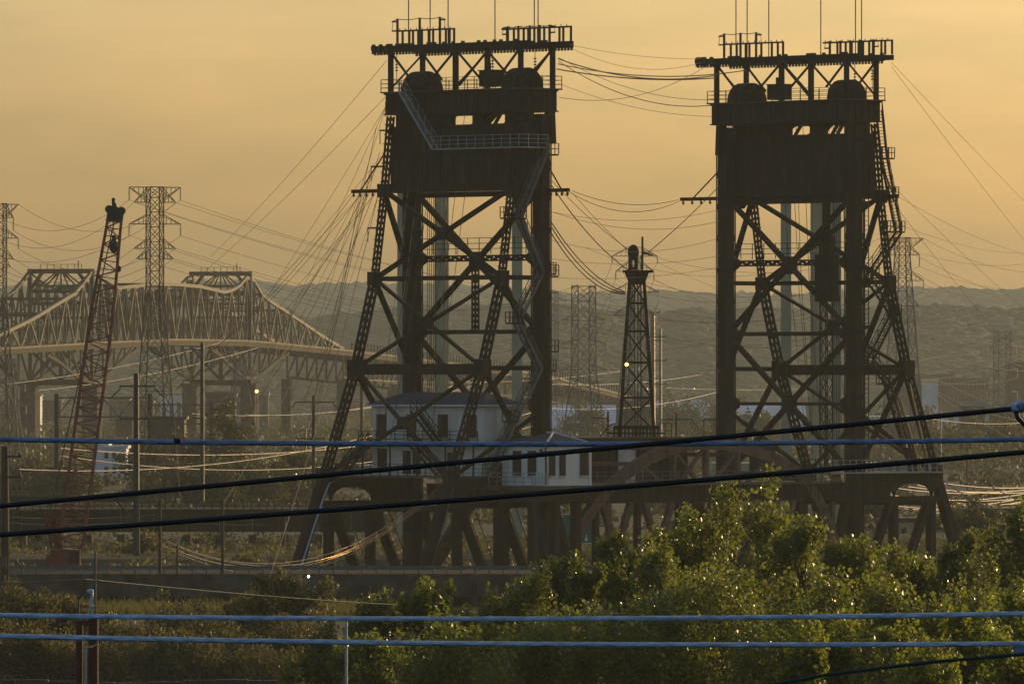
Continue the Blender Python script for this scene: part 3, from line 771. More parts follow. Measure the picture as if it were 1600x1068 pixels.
    MB().box(W(-3.5, 20.5, 8.2), (8.0, 6.0, 1.1), A, C).build('base_beam', M['steel2'], pf)
    for s, t in ((-6.6, 22.6), (-6.6, 18.8), (-1, 22.6), (-1, 18.8), (-3.8, 22.6)):
        MB().beam(W(s, t, 0), W(s, t, 7.7), .8, .7, A).build('pile', M['steel2'], lo)
    for s in (-6.6, -3.8):
        MB().beam(W(s, 22.6, 7.4), W(s+2.6, 22.6, .2), .55, .5, C).build('raking_pile', M['steel'], lo)
    m = MB()
    for (a, b) in ((W(-7.8, 18, 9.15), W(-7.8, 23.7, 9.15)), (W(-7.8, 23.7, 9.15), W(-5.7, 23.7, 9.15))):
        for q in (.4, .8, 1.2): m.beam(a+Vector((0, 0, q)), b+Vector((0, 0, q)), .06)
        for k in range(6): p = a.lerp(b, k/5); m.beam(p, p+Vector((0, 0, 1.2)), .06)
    m.build('railing', M['grey'], lo)
houses()

# ---- signal mast on the machinery house
def mast():
    W = WL
    b = P(995, 683, 822); z0 = 13.45
    root = empty('beacon_mast', (b.x, b.y, z0), 'dark lattice mast with a domed head standing between the lift towers', 'mast')
    def Q(u, v, z, hw): return Vector((b.x+u*hw, b.y+v*hw, z))
    hb, ht, zt = 1.68, .64, 29.3
    hwf = lambda z: hb+(ht-hb)*(z-z0)/(zt-z0)
    for u in (-1, 1):
        for v in (-1, 1):
            MB().beam(Q(u, v, z0, hb), Q(u, v, zt, ht), .28, .28, (0, 1, 0)).build('mast_leg', M['steel'], root)
    lv = [z0+.6, 17.2, 20.6, 23.6, 26.3, 28.6]
    for i in range(5):
        a, c = lv[i], lv[i+1]
        for (u0, v0, u1, v1) in ((-1, -1, 1, -1), (-1, 1, 1, 1), (-1, -1, -1, 1), (1, -1, 1, 1)):
            MB().beam(Q(u0, v0, a, hwf(a)), Q(u1, v1, c, hwf(c)), .12, .12).beam(Q(u1, v1, a, hwf(a)), Q(u0, v0, c, hwf(c)), .12, .12).build('brace', M['steel'], root)
            MB().beam(Q(u0, v0, c, hwf(c)), Q(u1, v1, c, hwf(c)), .14, .2).build('strut', M['steel'], root)
    MB().box((b.x, b.y, z0+.35), (5.4, 5.0, .16)).box((b.x, b.y, z0+.9), (4.4, 4.2, .35)).build('base_frame', M['steel'], root)
    m = MB()
    for dx in np.arange(-2.2, 2.3, .35): m.beam((b.x+dx, b.y-2.15, z0), (b.x+dx, b.y-2.15, z0+1.1), .12)
    m.build('base_grille', M['steel'], root)
    m = MB()
    for q in (.6, 1.3): m.beam((b.x+2.1, b.y-2, z0+q), (b.x+3.3, b.y-2, z0+q), .06)
    for dx in (2.7, 3.3): m.beam((b.x+dx, b.y-2, z0), (b.x+dx, b.y-2, z0+1.3), .06)
    m.tube([(b.x-3.6, b.y-2, z0), (b.x-2.6, b.y-2, z0+1.1), (b.x-2.0, b.y-2, z0+1.3)], .06, 4)
    m.build('railing', M['steel'], root)
    pl = MB().box((b.x+.1, b.y, zt+.05), (2.9, 2.6, .22)).build('platform', M['steel'], root)
    MB().prism([(b.x-1.2, b.y-.8, zt), (b.x+1.2, b.y-.8, zt), (b.x+.7, b.y-.8, zt-1.2), (b.x-.7, b.y-.8, zt-1.2)], (0, 1.6, 0)).build('platform_bracket', M['steel2'], root)
    h = MB().tube([(b.x-.35, b.y, zt+.2), (b.x-.35, b.y, zt+.5)], .5, 10).tube([(b.x-.6, b.y, zt+.4), (b.x-.6, b.y, zt+1.4)], .2, 6).tube([(b.x-.05, b.y, zt+.4), (b.x-.05, b.y, zt+1.4)], .2, 6).build('lantern_frame', M['steel'], root)
    MB().ball((b.x-.33, b.y, zt+1.9), .56, 12, 8, 1.35).build('dome', M['steel2'], root, smooth=True)
    MB().tube([(b.x+.55, b.y, zt+.2), (b.x+.55, b.y, zt+3.4)], .11, 5).tube([(b.x+.5, b.y, zt+1.9), (b.x+1.6, b.y, zt+1.6)], .16, 5, .05).build('signal_arm', M['dark'], root)
    m = MB()
    for k in range(6):
        dx = -1.4+.18*k; m.tube([(b.x+dx*.5, b.y-1, zt), (b.x+dx, b.y-2.1, z0+1)], .03, 4)
    for dx in (-.2, .1, .4): m.tube([(b.x+dx, b.y, zt), (b.x+dx, b.y, z0)], .05, 4)
    m.build('cable_run', M['dark'], root)
    lm = MB().ball((b.x-1.0, b.y-1.9, 20.4), .17, 8, 6).build('lamp', M['lampo'], root)
mast()
# ------------------------------------------------------------------ skyway: far cantilever truss bridge
def skyway():
    az = R(13.5); u = Vector((math.sin(az), math.cos(az), 0)); n = Vector((math.cos(az), -math.sin(az), 0))
    p1 = Vector((-125.8, 2380, 0)); L2 = 167.0
    zdl = [-420, -110, 0, 84, 167, 280, 540, 640, 780, 940]; zdz = [20, 27.2, 29.6, 31, 31.0, 28.6, 21.5, 16, 7.5, 1.0]
    deck = lambda l: float(np.interp(l, zdl, zdz))
    def W(l, o, z): return p1+u*l+n*o+Vector((0, 0, z))
    tl = [-112, -57, -34, -15, 0, 12, 26, 55, 84, 112, 141, 155, 167, 182, 201, 224, 250, 277]
    tz = [28.2, 36.3, 40.6, 44.0, 50.0, 47.6, 45.6, 46.8, 47.3, 46.9, 45.4, 47.6, 51.4, 44.6, 41.6, 37.8, 33.4, 29.4]
    top = lambda l: float(np.interp(l, tl, tz))
    root = empty('skyway_bridge', p1+u*84, 'distant long cantilever truss bridge with two tall flat-topped portals, fading into the haze', 'bridge')
    def part(m, name, mt='sky_steel', p=None): return m.build(name, M[mt], p or root)
    pl = 8.6
    for o in (-9.0, 9.0):
        ls = np.arange(-112, 278, pl)
        for i, l in enumerate(ls):
            l2 = min(l+pl, 277)
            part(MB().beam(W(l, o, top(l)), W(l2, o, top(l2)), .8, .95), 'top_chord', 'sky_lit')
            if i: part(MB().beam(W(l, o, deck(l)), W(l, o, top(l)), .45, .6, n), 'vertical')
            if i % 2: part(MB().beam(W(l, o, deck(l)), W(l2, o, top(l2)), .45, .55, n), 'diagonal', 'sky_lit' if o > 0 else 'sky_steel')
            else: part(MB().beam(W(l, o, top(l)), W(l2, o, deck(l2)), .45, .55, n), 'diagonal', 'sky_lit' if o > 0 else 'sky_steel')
            if top(l)-deck(l) > 6 and i:
                a_, b_ = (W(l, o, top(l)), W(l2, o, deck(l2))) if i % 2 else (W(l, o, deck(l)), W(l2, o, top(l2)))
                part(MB().beam(a_, b_, .28, .32, n), 'counter_diagonal')
            if o < 0 and i % 3 == 1 and top(l)-deck(l) > 7:
                m = MB().beam(W(l, -9, top(l)), W(l, 9, top(l)), .6, .8)
                m.beam(W(l, -9, top(l)-4), W(l, 9, top(l)-4), .4, .5)
                for k in range(4):
                    a0, a1 = -9+4.5*k, -4.5+4.5*k
                    z0_, z1_ = (top(l)-4, top(l)) if k % 2 else (top(l), top(l)-4)
                    m.beam(W(l, a0, z0_), W(l, a1, z1_), .35, .35)
                part(m, 'sway_frame')
        # deep haunches under the deck at the two main piers
        for pc in (0, L2):
            for d in (-1, 1):
                q = [(0, 11), (11, 9.6), (22, 7), (33, 4.2), (44, 2.2)]
                for (a, ha), (b, hb) in zip(q[:-1], q[1:]):
                    part(MB().beam(W(pc+d*a, o, deck(pc+d*a)-ha), W(pc+d*b, o, deck(pc+d*b)-hb), .8, .9), 'bottom_chord')
                    part(MB().beam(W(pc+d*b, o, deck(pc+d*b)-hb), W(pc+d*b, o, deck(pc+d*b)), .5, .5, n), 'vertical')
                    part(MB().beam(W(pc+d*a, o, deck(pc+d*a)-ha), W(pc+d*b, o, deck(pc+d*b)), .5, .5, n), 'diagonal')
            part(MB().beam(W(pc, o, 18), W(pc, o, deck(pc)), .9, .9, n), 'vertical')
    # portals over the piers
    for pc in (0, L2):
        z = top(pc)
        for o in (-9, 9): part(MB().beam(W(pc, o, deck(pc)), W(pc, o, z), 1.2, 1.2, n), 'portal_post')
        part(MB().beam(W(pc, -9.6, z), W(pc, 9.6, z), 1.1, 1.3), 'portal_beam')
        part(MB().beam(W(pc, -9, z-5.6), W(pc, 9, z-5.6), .8, 1.0), 'portal_beam')
        for k in range(7):
            x = -8+16*k/6.0; part(MB().beam(W(pc, 0+x*.12, z), W(pc, x, z-5.4), .3, .4), 'portal_fan')
        for q in (-1, 1): part(MB().beam(W(pc-.5, q*9, z-5.5), W(pc-.5, q*5, z), .8, .9), 'portal_knee')
        for zt_ in (z-9, z-13): part(MB().beam(W(pc, -9, zt_), W(pc, 9, zt_), .6, .9), 'portal_beam')
        m = MB()
        for k in range(7): a = -6+2*k; m.beam(W(pc, a, z+.5), W(pc, a, z+1.9), .14)
        m.beam(W(pc, -6, z+1.9), W(pc, 6, z+1.9), .12).beam(W(pc, 5, z+.5), W(pc, 5, z+3), .2)
        part(m, 'inspection_rail')
        # pier frame below the deck
        part(MB().beam(W(pc, -9, 19), W(pc, 9, 19), 1.2, 1.6), 'pier_beam')
        part(MB().beam(W(pc, -9, deck(pc)-1.5), W(pc, 0, 19.6), .7, .7).beam(W(pc, 9, deck(pc)-1.5), W(pc, 0, 19.6), .7, .7).beam(W(pc, 0, deck(pc)-1), W(pc, 0, 19.6), .9, .9), 'pier_brace')
        part(MB().beam(W(pc, -9, 19.6), W(pc, 0, deck(pc)-1.5), .7, .7).beam(W(pc, 9, 19.6), W(pc, 0, deck(pc)-1.5), .7, .7), 'pier_brace')
        for o in (-9, 9):
            m = MB().box(W(pc, o, 9), (4.4, 5, 17.6), n, u).box(W(pc, o, 18.2), (5.2, 5.8, 1.0), n, u)
            part(m, 'pier', 'concrete')
    # roadway and parapets, whole length
    ls = list(np.arange(-420, 920, 20))
    m = MB()
    for a in ls:
        b = a+20.2
        m.beam(W(a, 0, deck(a)-.6), W(b, 0, deck(b)-.6), 19, 1.3)
    part(m, 'roadway', 'sky_steel')
    for o in (-9.7, 9.7):
        r = MB()
        for a in ls: r.beam(W(a, o, deck(a)+.35), W(a+20.2, o, deck(a+20.2)+.35), .3, .6)
        part(r, 'parapet', 'sky_parapet')
    m = MB()
    for a in np.arange(285, 800, 4.0):
        m.beam(W(a, 9.7, deck(a)+1), W(a, 9.7, deck(a)+3.0), .3)
    m.beam(W(285, 9.7, deck(285)+2.4), W(540, 9.7, deck(540)+2.4), .2)
    tag(part(m, 'fence_post'), kind='stuff')
    # deck truss beyond the anchor arms
    for o in (-9, 9):
        for l in np.arange(277, 640, 12):
            d = 8.0; a, b = l, l+12
            part(MB().beam(W(a, o, deck(a)-d), W(b, o, deck(b)-d), .6, .8), 'bottom_chord')
            part(MB().beam(W(a, o, deck(a)-d), W(a, o, deck(a)), .4, .5, n), 'vertical')
            part(MB().beam(W(a, o, deck(a)-d), W(b, o, deck(b)), .4, .5, n), 'diagonal')
        for l in (-330, -240, -165, 277, 345, 410, 480, 560, 640, 700):
            zz = deck(l)-(8.5 if l > 200 else 2)
            part(MB().box(W(l, o, zz/2), (3, 3, zz), n, u), 'pier', 'concrete')
    for l, o in ((35, 9.7), (78, 9.7), (120, -9.7), (212, 9.7), (300, 9.7), (386, 9.7)):
        part(MB().tube([W(l, o, deck(l)), W(l, o, deck(l)+11), W(l, o-1.8, deck(l)+11.6)], .14, 5), 'lamp_post')
M['galv2'] = mat('dark_pylon_steel', (0.10, 0.075, 0.055), 0.5, 0.5, noise=0.25, scale=0.5)
M['sky_parapet'] = mat('skyway_parapet', (0.10, 0.056, 0.030), 0.7, 0.0, noise=0.35, scale=0.15, spec=0.15)
skyway()

# ------------------------------------------------------------------ pale lift bridge towers further off
def pale_tower(pxs, topy, Y, label):
    root = empty('bridge_pylon_tower', (XP(sum(pxs)/len(pxs), Y), Y, 0), label, 'lift tower', 'pale towers of the lift bridge beyond')
    for i, (px, w_) in enumerate(zip(pxs, (1.25, 1.1, 1.25))):
        yy = Y+(0, 22, 6)[i]; z = ZP(topy, yy)
        c = MB().box((XP(px, yy), yy, z/2), (w_, w_, z)).build('column', M['pale'], root)
        if i == 1: 
            MB().laced((XP(px, yy), yy, 0), (XP(px, yy), yy, z), w_*1.1, w_*1.1, t=.2, bar=.14).build('lattice_mast', M['pale'], root)
    a, b = pxs[0], pxs[-1]
    for z in (ZP(topy+8, Y),):
        MB().beam((XP(a, Y), Y, z), (XP(b, Y), Y+6, z), 1.2, 1.8).build('cross_beam', M['pale'], root)
    MB().box(((XP(a, Y)+XP(b, Y))/2, Y+8, 8.2), (24, 14, 1.4)).build('deck', M['pale'], root)
pale_tower((629, 690, 808), 262, 1010, 'pale green slender-columned tower seen through the left lift tower')
pale_tower((1228, 1277, 1306), 272, 1040, 'pale green slender-columned tower seen through the right lift tower')

# ------------------------------------------------------------------ lattice pylons
def pylon(name, px, topy, Y, wbase, wtop, waist_y, arms, label, kind='galv', basey=None, rot=0.35, thick=.16, depth=1.0):
    """arms: list of (py, half length in px, insulator px, lower tie)"""
    x, zt = XP(px, Y), ZP(topy, Y); zb = 0
    root = empty(name, (x, Y, 0), label, 'pylon', 'lattice power pylons')
    zw = ZP(waist_y, Y); cs, sn = math.cos(rot), math.sin(rot)
    def Q(a, b, z):
        return Vector((x+a*cs-b*sn, Y+a*sn+b*cs, z))
    hw = lambda z: (wtop/2 if z >= zw else wtop/2+(wbase-wtop)/2*(zw-z)/(zw-zb))
    for u in (-1, 1):
        for v in (-1, 1):
            m = MB().beam(Q(u*hw(zb), v*hw(zb), zb), Q(u*hw(zw), v*hw(zw), zw), thick*1.3, thick*1.3, (0, 1, 0))
            m.beam(Q(u*hw(zw), v*hw(zw), zw), Q(u*hw(zt), v*hw(zt), zt), thick*1.1, thick*1.1, (0, 1, 0))
            m.build('leg', M[kind], root)
    z = zb; lev = [0]
    while z < zt-.5:
        z += max(1.6, 1.7*hw(z)) if z < zw else wtop*1.05
        lev.append(min(z, zt))
    m = MB()
    for z0, z1 in zip(lev[:-1], lev[1:]):
        for (u0, v0, u1, v1) in ((-1, -1, 1, -1), (-1, 1, 1, 1), (-1, -1, -1, 1), (1, -1, 1, 1)):
            h0, h1 = hw(z0), hw(z1)
            m.beam(Q(u0*h0, v0*h0, z0), Q(u1*h1, v1*h1, z1), thick*.55); m.beam(Q(u1*h0, v1*h0, z0), Q(u0*h1, v0*h1, z1), thick*.55)
            m.beam(Q(u0*h1, v0*h1, z1), Q(u1*h1, v1*h1, z1), thick*.6)
    m.build('lattice_bracing', M[kind], root)
    ends = []
    for (py, hl, ins, tie) in arms:
        z = ZP(py, Y); l = hl*Y/F
        for sd_ in (-1, 1):
            m = MB(); e = Q(sd_*l, 0, z)
            for v in (-1, 1):
                m.beam(Q(sd_*wtop/2, v*wtop/2, z), e, thick*.7); m.beam(Q(sd_*wtop/2, v*wtop/2, z+tie), e, thick*.6)
            for k in range(1, 4):
                p = Q(sd_*wtop/2, 0, z).lerp(e, k/4); q_ = Q(sd_*wtop/2, 0, z+tie).lerp(e, k/4); m.beam(p, q_, thick*.45)
            a_ = m.build('crossarm', M[kind], root)
            if ins:
                iz = ins*Y/F
                m = MB().tube([e, e-Vector((0, 0, iz))], .09, 5)
                for k in range(3): m.ball(e-Vector((0, 0, iz*(.35+.25*k))), .16, 6, 3)
                m.build('insulator', M['insul'], a_)
                ends.append(e-Vector((0, 0, iz)))
            else: ends.append(e)
    return ends
M['insul'] = mat('insulator_glass', (0.75, 0.66, 0.48), 0.2, 0.2, noise=0.1)
E = {}
E['a'] = pylon('power_pylon', 242, 292, 1250, 6.0, 2.05, 447, [(292.5, 42, 20, -2.0), (316, 34, 0, 2.0), (350, 42, 18, 1.4), (388, 34, 0, 1.4), (404, 30, 0, 1.4)], 'tall dark lattice pylon just right of the red crane boom', 'galv2', thick=.155)
E['b'] = pylon('power_pylon', -2, 318, 1330, 6.0, 2.0, 470, [(319, 32, 0, -2.0), (340, 24, 20, 2.0), (372, 32, 16, 1.4), (404, 24, 0, 1.4), (418, 20, 0, 1.4)], 'lattice pylon half cut by the left edge of the photo', 'galv2', thick=.155)
E['c'] = pylon('power_pylon', 912, 447, 1500, 7.4, 3.3, 575, [(448, 16, 0, .4), (500, 38, 14, .9), (538, 40, 14, .9), (578, 42, 14, .9)], 'wide grey lattice pylon right of the left lift tower, near the beacon mast', thick=.17)
E['d'] = pylon('power_pylon', 992, 398, 1420, 6.6, 1.6, 452, [(400, 38, 10, 1.6), (424, 32, 12, 1.8), (456, 40, 14, 1.6), (492, 36, 12, 1.8)], 'grey lattice pylon standing right behind the dark beacon mast', thick=.15)
E['e'] = pylon('power_pylon', 1410, 371, 1400, 6.4, 1.9, 398, [(372, 36, 0, -1.9), (398, 29, 18, 1.6), (438, 36, 18, 1.7), (478, 29, 18, 1.7)], 'slender grey lattice pylon behind the right leg of the right lift tower', thick=.15)
E['f'] = pylon('power_pylon', 1566, 518, 2300, 5.2, 3.6, 620, [(519, 12, 0, .4), (540, 24, 16, .6), (576, 26, 14, .6), (612, 26, 12, .6)], 'small hazy grey lattice pylon near the right edge of the photo', thick=.2)
E['g'] = pylon('power_pylon', 375, 560, 1650, 8.0, 1.9, 590, [(566, 20, 8, 1.2), (586, 24, 8, 1.2)], 'low grey lattice pylon under the right portal of the distant truss bridge', thick=.16)
E['h'] = pylon('power_pylon', 862, 455, 2200, 6.0, 2.6, 560, [(470, 26, 8, .9), (505, 28, 8, .9), (545, 28, 8, .9)], 'faint pylon between the left lift tower and the wide grey pylon', thick=.15)
E['i'] = pylon('power_pylon', 18, 560, 1700, 6.0, 2.0, 640, [(600, 22, 12, 1), (634, 24, 12, 1), (668, 24, 12, 1)], 'grey pylon low at the left edge beneath the truss bridge', thick=.16)

# ------------------------------------------------------------------ wood and steel poles
def pole(px, topy, basey, Y, r, arms, label, mt='wood', name='utility_pole', cat='pole'):
    x = XP(px, Y); zt = ZP(topy, Y); zb = 0.0
    root = empty(name, (x, Y, zb), label, cat, 'poles along the lines')
    MB().tube([(x, Y, zb), (x, Y, zt)], r, 8, r*.75).build('post', M[mt], root)
    for (py, l, rr, drop) in arms:
        z = ZP(py, Y); L_ = l*Y/F; R_ = rr*Y/F
        a = MB().beam((x-L_, Y-.2, z), (x+R_, Y-.2, z), .14, .17).build('crossarm', M['dark'], root)
        for sx, q in ((-1, L_), (1, R_)):
            if q > .3 and drop:
                MB().tube([(x+sx*q, Y-.2, z), (x+sx*(q-.1), Y-.2, z-.25), (x+sx*(q+.9 if drop > 0 else q-.9), Y-.2, z-1.2)], .07, 5).build('insulator', M['dark'], a)
            elif q > .3:
                MB().ball((x+sx*(q-.15), Y-.2, z+.2), .12, 6, 4, 1.5).build('insulator', M['dark'], a)
    return x, zt
pole(213, 583, 900, 880, .36, [(603, 26, 30, 1), (654, 26, 20, 0)], 'tall dark steel pole right of the crane with drooping arms at its top', 'dark')
pole(316, 535, 810, 1180, .34, [(546, 26, 0, 1), (594, 30, 0, 1), (653, 16, 0, 0)], 'tall thin dark pole with left-side arms in front of the distant bridge', 'dark')
pole(490, 618, 752, 1150, .27, [(628, 30, 32, 1), (685, 28, 18, 0)], 'dark pole with drooping arms just left of the left lift tower')
pole(8, 697, 905, 700, .40, [(713, 2, 26, 0), (745, 4, 26, 0)], 'thick brown pole at the left edge with a pale box low on it')
pole(250, 780, 950, 715, .15, [], 'bare post among the slack wires, nearest the tall steel pole')
pole(277, 850, 955, 712, .10, [], 'short thin post among the slack wires, second from the tall steel pole')
pole(348, 780, 955, 720, .15, [], 'bare brown post in front of the road wall, left of the yellowish bush')
pole(446, 812, 880, 950, .1, [(812, 0, 6, 0)], 'very thin post just left of the lift tower foot', 'galv')
pole(565, 560, 640, 1500, .3, [(592, 14, 20, 1)], 'dark pole behind the left raking leg of the left lift tower')
pole(1020, 488, 690, 1500, .5, [(488, 10, 12, 0), (526, 10, 22, 0), (563, 10, 22, 0), (600, 10, 22, 0)], 'pale steel pole with short arms right behind the beacon mast', 'galv')
pole(1032, 514, 690, 1700, .35, [(526, 2, 10, 0), (563, 2, 10, 0)], 'thinner pale pole beside the pale steel pole with short arms', 'galv')
pole(1057, 645, 686, 1150, .2, [(655, 24, 25, 1)], 'short dark pole behind the roof right of the beacon mast')
pole(950, 642, 686, 1150, .2, [(653, 24, 2, 0)], 'short dark pole behind the roof left of the beacon mast')
pole(1100, 655, 690, 1180, .12, [(655, 2, 28, 0)], 'thin pole with one arm beside the left column of the right lift tower')
pole(1511, 690, 800, 1400, .15, [(700, 8, 8, 0)], 'thin lone pole in the haze at the right side')
pole(1470, 640, 760, 1700, .15, [(650, 6, 6, 0)], 'faint thin pole right of the right lift tower leg', 'galv')
pole(760, 590, 640, 2200, .3, [(596, 14, 10, 0)], 'faint pole behind the left lift tower')
pole(478, 900-230, 700, 1600, .18, [(672, 10, 0, 0)], 'faint post left of the pole with drooping arms', 'galv')

# catenary portals across the tracks at the left
def portal(px0, px1, py, basey, Y, label, truss=False):
    x0, x1 = XP(px0, Y), XP(px1, Y); z = ZP(py, Y)
    root = empty('catenary_portal', ((x0+x1)/2, Y, 0), label, 'track portal', 'portals over the railway')
    for x in (x0, x1): MB().beam((x, Y, 0), (x, Y, z+.6), .45, .45).build('post', M['dark'], root)
    if truss:
        h = 30*Y/F
        for zz in (z, z-h): MB().beam((x0, Y, zz), (x1, Y, zz), .22, .22).build('chord', M['galv2'], root)
        k = 6
        for i in range(k):
            a, b = x0+(x1-x0)*i/k, x0+(x1-x0)*(i+1)/k
            MB().beam((a, Y, z if i % 2 else z-h), (b, Y, z-h if i % 2 else z), .16).build('web', M['galv2'], root)
    else:
        MB().beam((x0, Y, z), (x1, Y, z), .5, .6).build('crossbeam', M['dark'], root)
        for x, d in ((x0, 1), (x1, -1)): MB().beam((x, Y, z-2.4), (x+d*2.0, Y, z-.2), .25, .25).build('knee_brace', M['dark'], root)
portal(8, 213, 779, 900, 860, 'dark portal frame whose beam crosses behind the crane boom')
portal(88, 234, 621, 700, 1300, 'wide hazy truss portal behind the crane boom', True)
portal(233, 330, 632, 700, 1500, 'hazy truss portal left of the tall thin dark pole', True)
# ------------------------------------------------------------------ foliage
def leaf_cloud(rs, blobs, n, size, droop=0.0):
    """n leaf-sized kites spread through overlapping clumps; blobs: (x,y,z,rx,ry,rz)"""
    b = np.array(blobs); wgt = (b[:, 3]*b[:, 5]); wgt = wgt/wgt.sum()
    idx = rs.choice(len(b), n, p=wgt)
    d = rs.normal(size=(n, 3)); d /= np.linalg.norm(d, axis=1)[:, None]
    rad = rs.rand(n)**0.45
    rad *= 1+0.16*np.sin(d[:, 0]*7+idx)*np.cos(d[:, 2]*6+idx*2)
    c = b[idx, :3]+d*rad[:, None]*b[idx, 3:6]
    u = rs.normal(size=(n, 3)); u /= np.linalg.norm(u, axis=1)[:, None]
    v = np.cross(u, rs.normal(size=(n, 3))); v /= np.linalg.norm(v, axis=1)[:, None]
    s = size*(0.6+0.8*rs.rand(n))[:, None]
    bend = np.cross(u, v)*s*.18
    V = np.stack([c-u*s*.55, c+v*s*.42+bend, c+u*s*.6, c-v*s*.42+bend], axis=1).reshape(-1, 3)
    return V
def leaf_mesh(name, V, m):
    n = len(V)//4
    me = bpy.data.meshes.new(name)
    me.vertices.add(len(V)); me.vertices.foreach_set('co', V.astype(np.float32).ravel())
    me.loops.add(len(V)); me.loops.foreach_set('vertex_index', np.arange(len(V), dtype=np.int32))
    me.polygons.add(n); me.polygons.foreach_set('loop_start', np.arange(0, len(V), 4, dtype=np.int32))
    me.polygons.foreach_set('loop_total', np.full(n, 4, dtype=np.int32))
    me.materials.append(m); me.update(calc_edges=True); me.validate()
    return me
def tree(name, x, Y, h, wd, label, leaf, size, n, seed, group=None, cat='tree', stems=1, z0=0.0, low=.25, spiky=0.0, lob=None):
    rs = np.random.RandomState(seed)
    root = empty(name, (x, Y, z0), label, cat, group)
    tr = MB(); blobs = []
    for s_ in range(stems):
        ox = 0 if stems == 1 else (s_-(stems-1)/2)*wd*.22
        hh = h*(1-.12*rs.rand()*(stems > 1))
        pts = [Vector((x+ox*.3, Y, z0)), Vector((x+ox*.7+rs.normal()*.2, Y+rs.normal()*.3, z0+hh*.35)), Vector((x+ox+rs.normal()*.4, Y+rs.normal()*.5, z0+hh*.85))]
        MB().tube(pts, h*.020+.05, 7, .05).build('trunk', M['bark'], root)
        nb = lob or 9
        lm = MB()
        for k in range(nb):
            f = (k+.5)/nb; zz = h*(low+(1-low)*f)
            an = rs.rand()*6.28; env = math.sin(math.pi*min(1, .22+.72*f))**.8
            rr = wd*.5*env*(.35+.5*rs.rand())
            bxp = (ox+math.cos(an)*rr, math.sin(an)*rr, zz)
            q = pts[1].lerp(pts[2], f*.8)
            lm.tube([q, q.lerp(Vector((x, Y, z0))+Vector(bxp), .55)+Vector((0, 0, .25)), Vector((x, Y, z0))+Vector(bxp)], h*.007+.02, 5, .02)
            r0 = wd*(.15+.10*rs.rand())*(1-.25*f)
            blobs.append((*bxp, r0*1.15, r0*1.15, r0*(.85+.5*spiky)))
            for j in range(4):
                a2 = rs.rand()*6.28; r2 = r0*(.45+.35*rs.rand())
                blobs.append((bxp[0]+math.cos(a2)*r0*1.0, bxp[1]+math.sin(a2)*r0, bxp[2]+rs.normal()*r0*.55+r0*.25, r2, r2, r2*(1+spiky)))
        if spiky:
            for j in range(int(wd*1.6)):
                a2 = rs.rand()*6.28; q = rs.rand()**.5*wd*.45
                r2 = .35+.45*rs.rand()
                top = h*(1-.55*(q/(wd*.5))**2)
                blobs.append((math.cos(a2)*q, math.sin(a2)*q, top*(.93+.1*rs.rand()), r2, r2, r2*2.2))
        lm.build('limb', M['bark'], root)
    V = leaf_cloud(rs, blobs, n, size)
    me = leaf_mesh('crown', V, M[leaf])
    o = bpy.data.objects.new('crown', me); col.objects.link(o); o.parent = root
    return root
def tree_at(px, topy, wpx, Y, label, leaf, size_px, n, seed, **k):
    h = ZP(topy, Y); x = XP(px, Y)
    return tree('broadleaf_tree' if 'name' not in k else k.pop('name'), x, Y, h, wpx*Y/F, label, leaf, size_px*Y/F, n, seed, **k)
G1 = 'cottonwoods in front of the bridge'
fg = [  # px, top py, width px, Y, label
 (505, 985, 120, 400, 'low dark broadleaf tree at the left end of the front row of trees'),
 (600, 918, 140, 402, 'small glinting tree right of the yellowish bush, below the left tower foot'),
 (662, 898, 120, 408, 'glinting tree in front of the left tower base, left of the gap'),
 (735, 925, 120, 398, 'lower tree under the middle struts of the left tower'),
 (800, 882, 150, 404, 'tree in front of the near column of the left tower'),
 (868, 862, 110, 412, 'tree standing just left of the green road sign'),
 (905, 868, 100, 396, 'narrow tree in front of the green road sign'),
 (975, 812, 120, 414, 'pointed tree right of the green road sign, below the white cabin'),
 (1040, 842, 150, 394, 'tree filling the dip before the tallest clump'),
 (1085, 782, 150, 420, 'left shoulder tree of the tallest clump'),
 (1180, 755, 190, 416, 'tallest tree of the front row, under the arched span'),
 (1262, 786, 130, 410, 'right shoulder tree of the tallest clump'),
 (1335, 832, 150, 402, 'tree before the near column of the right lift tower'),
 (1420, 846, 150, 408, 'tree under the right leg of the right lift tower'),
 (1512, 822, 130, 398, 'pointed tree right of the right lift tower foot'),
 (1590, 775, 150, 404, 'tall dark tree cut by the right edge of the photo')]
for i, (px, ty, wp, Y, lb) in enumerate(fg):
    tree_at(px, ty+32, wp*1.2, Y, lb, 'leafA', 6.0, 13000, 100+i, group=G1, low=.12, spiky=.5, stems=1, lob=11)
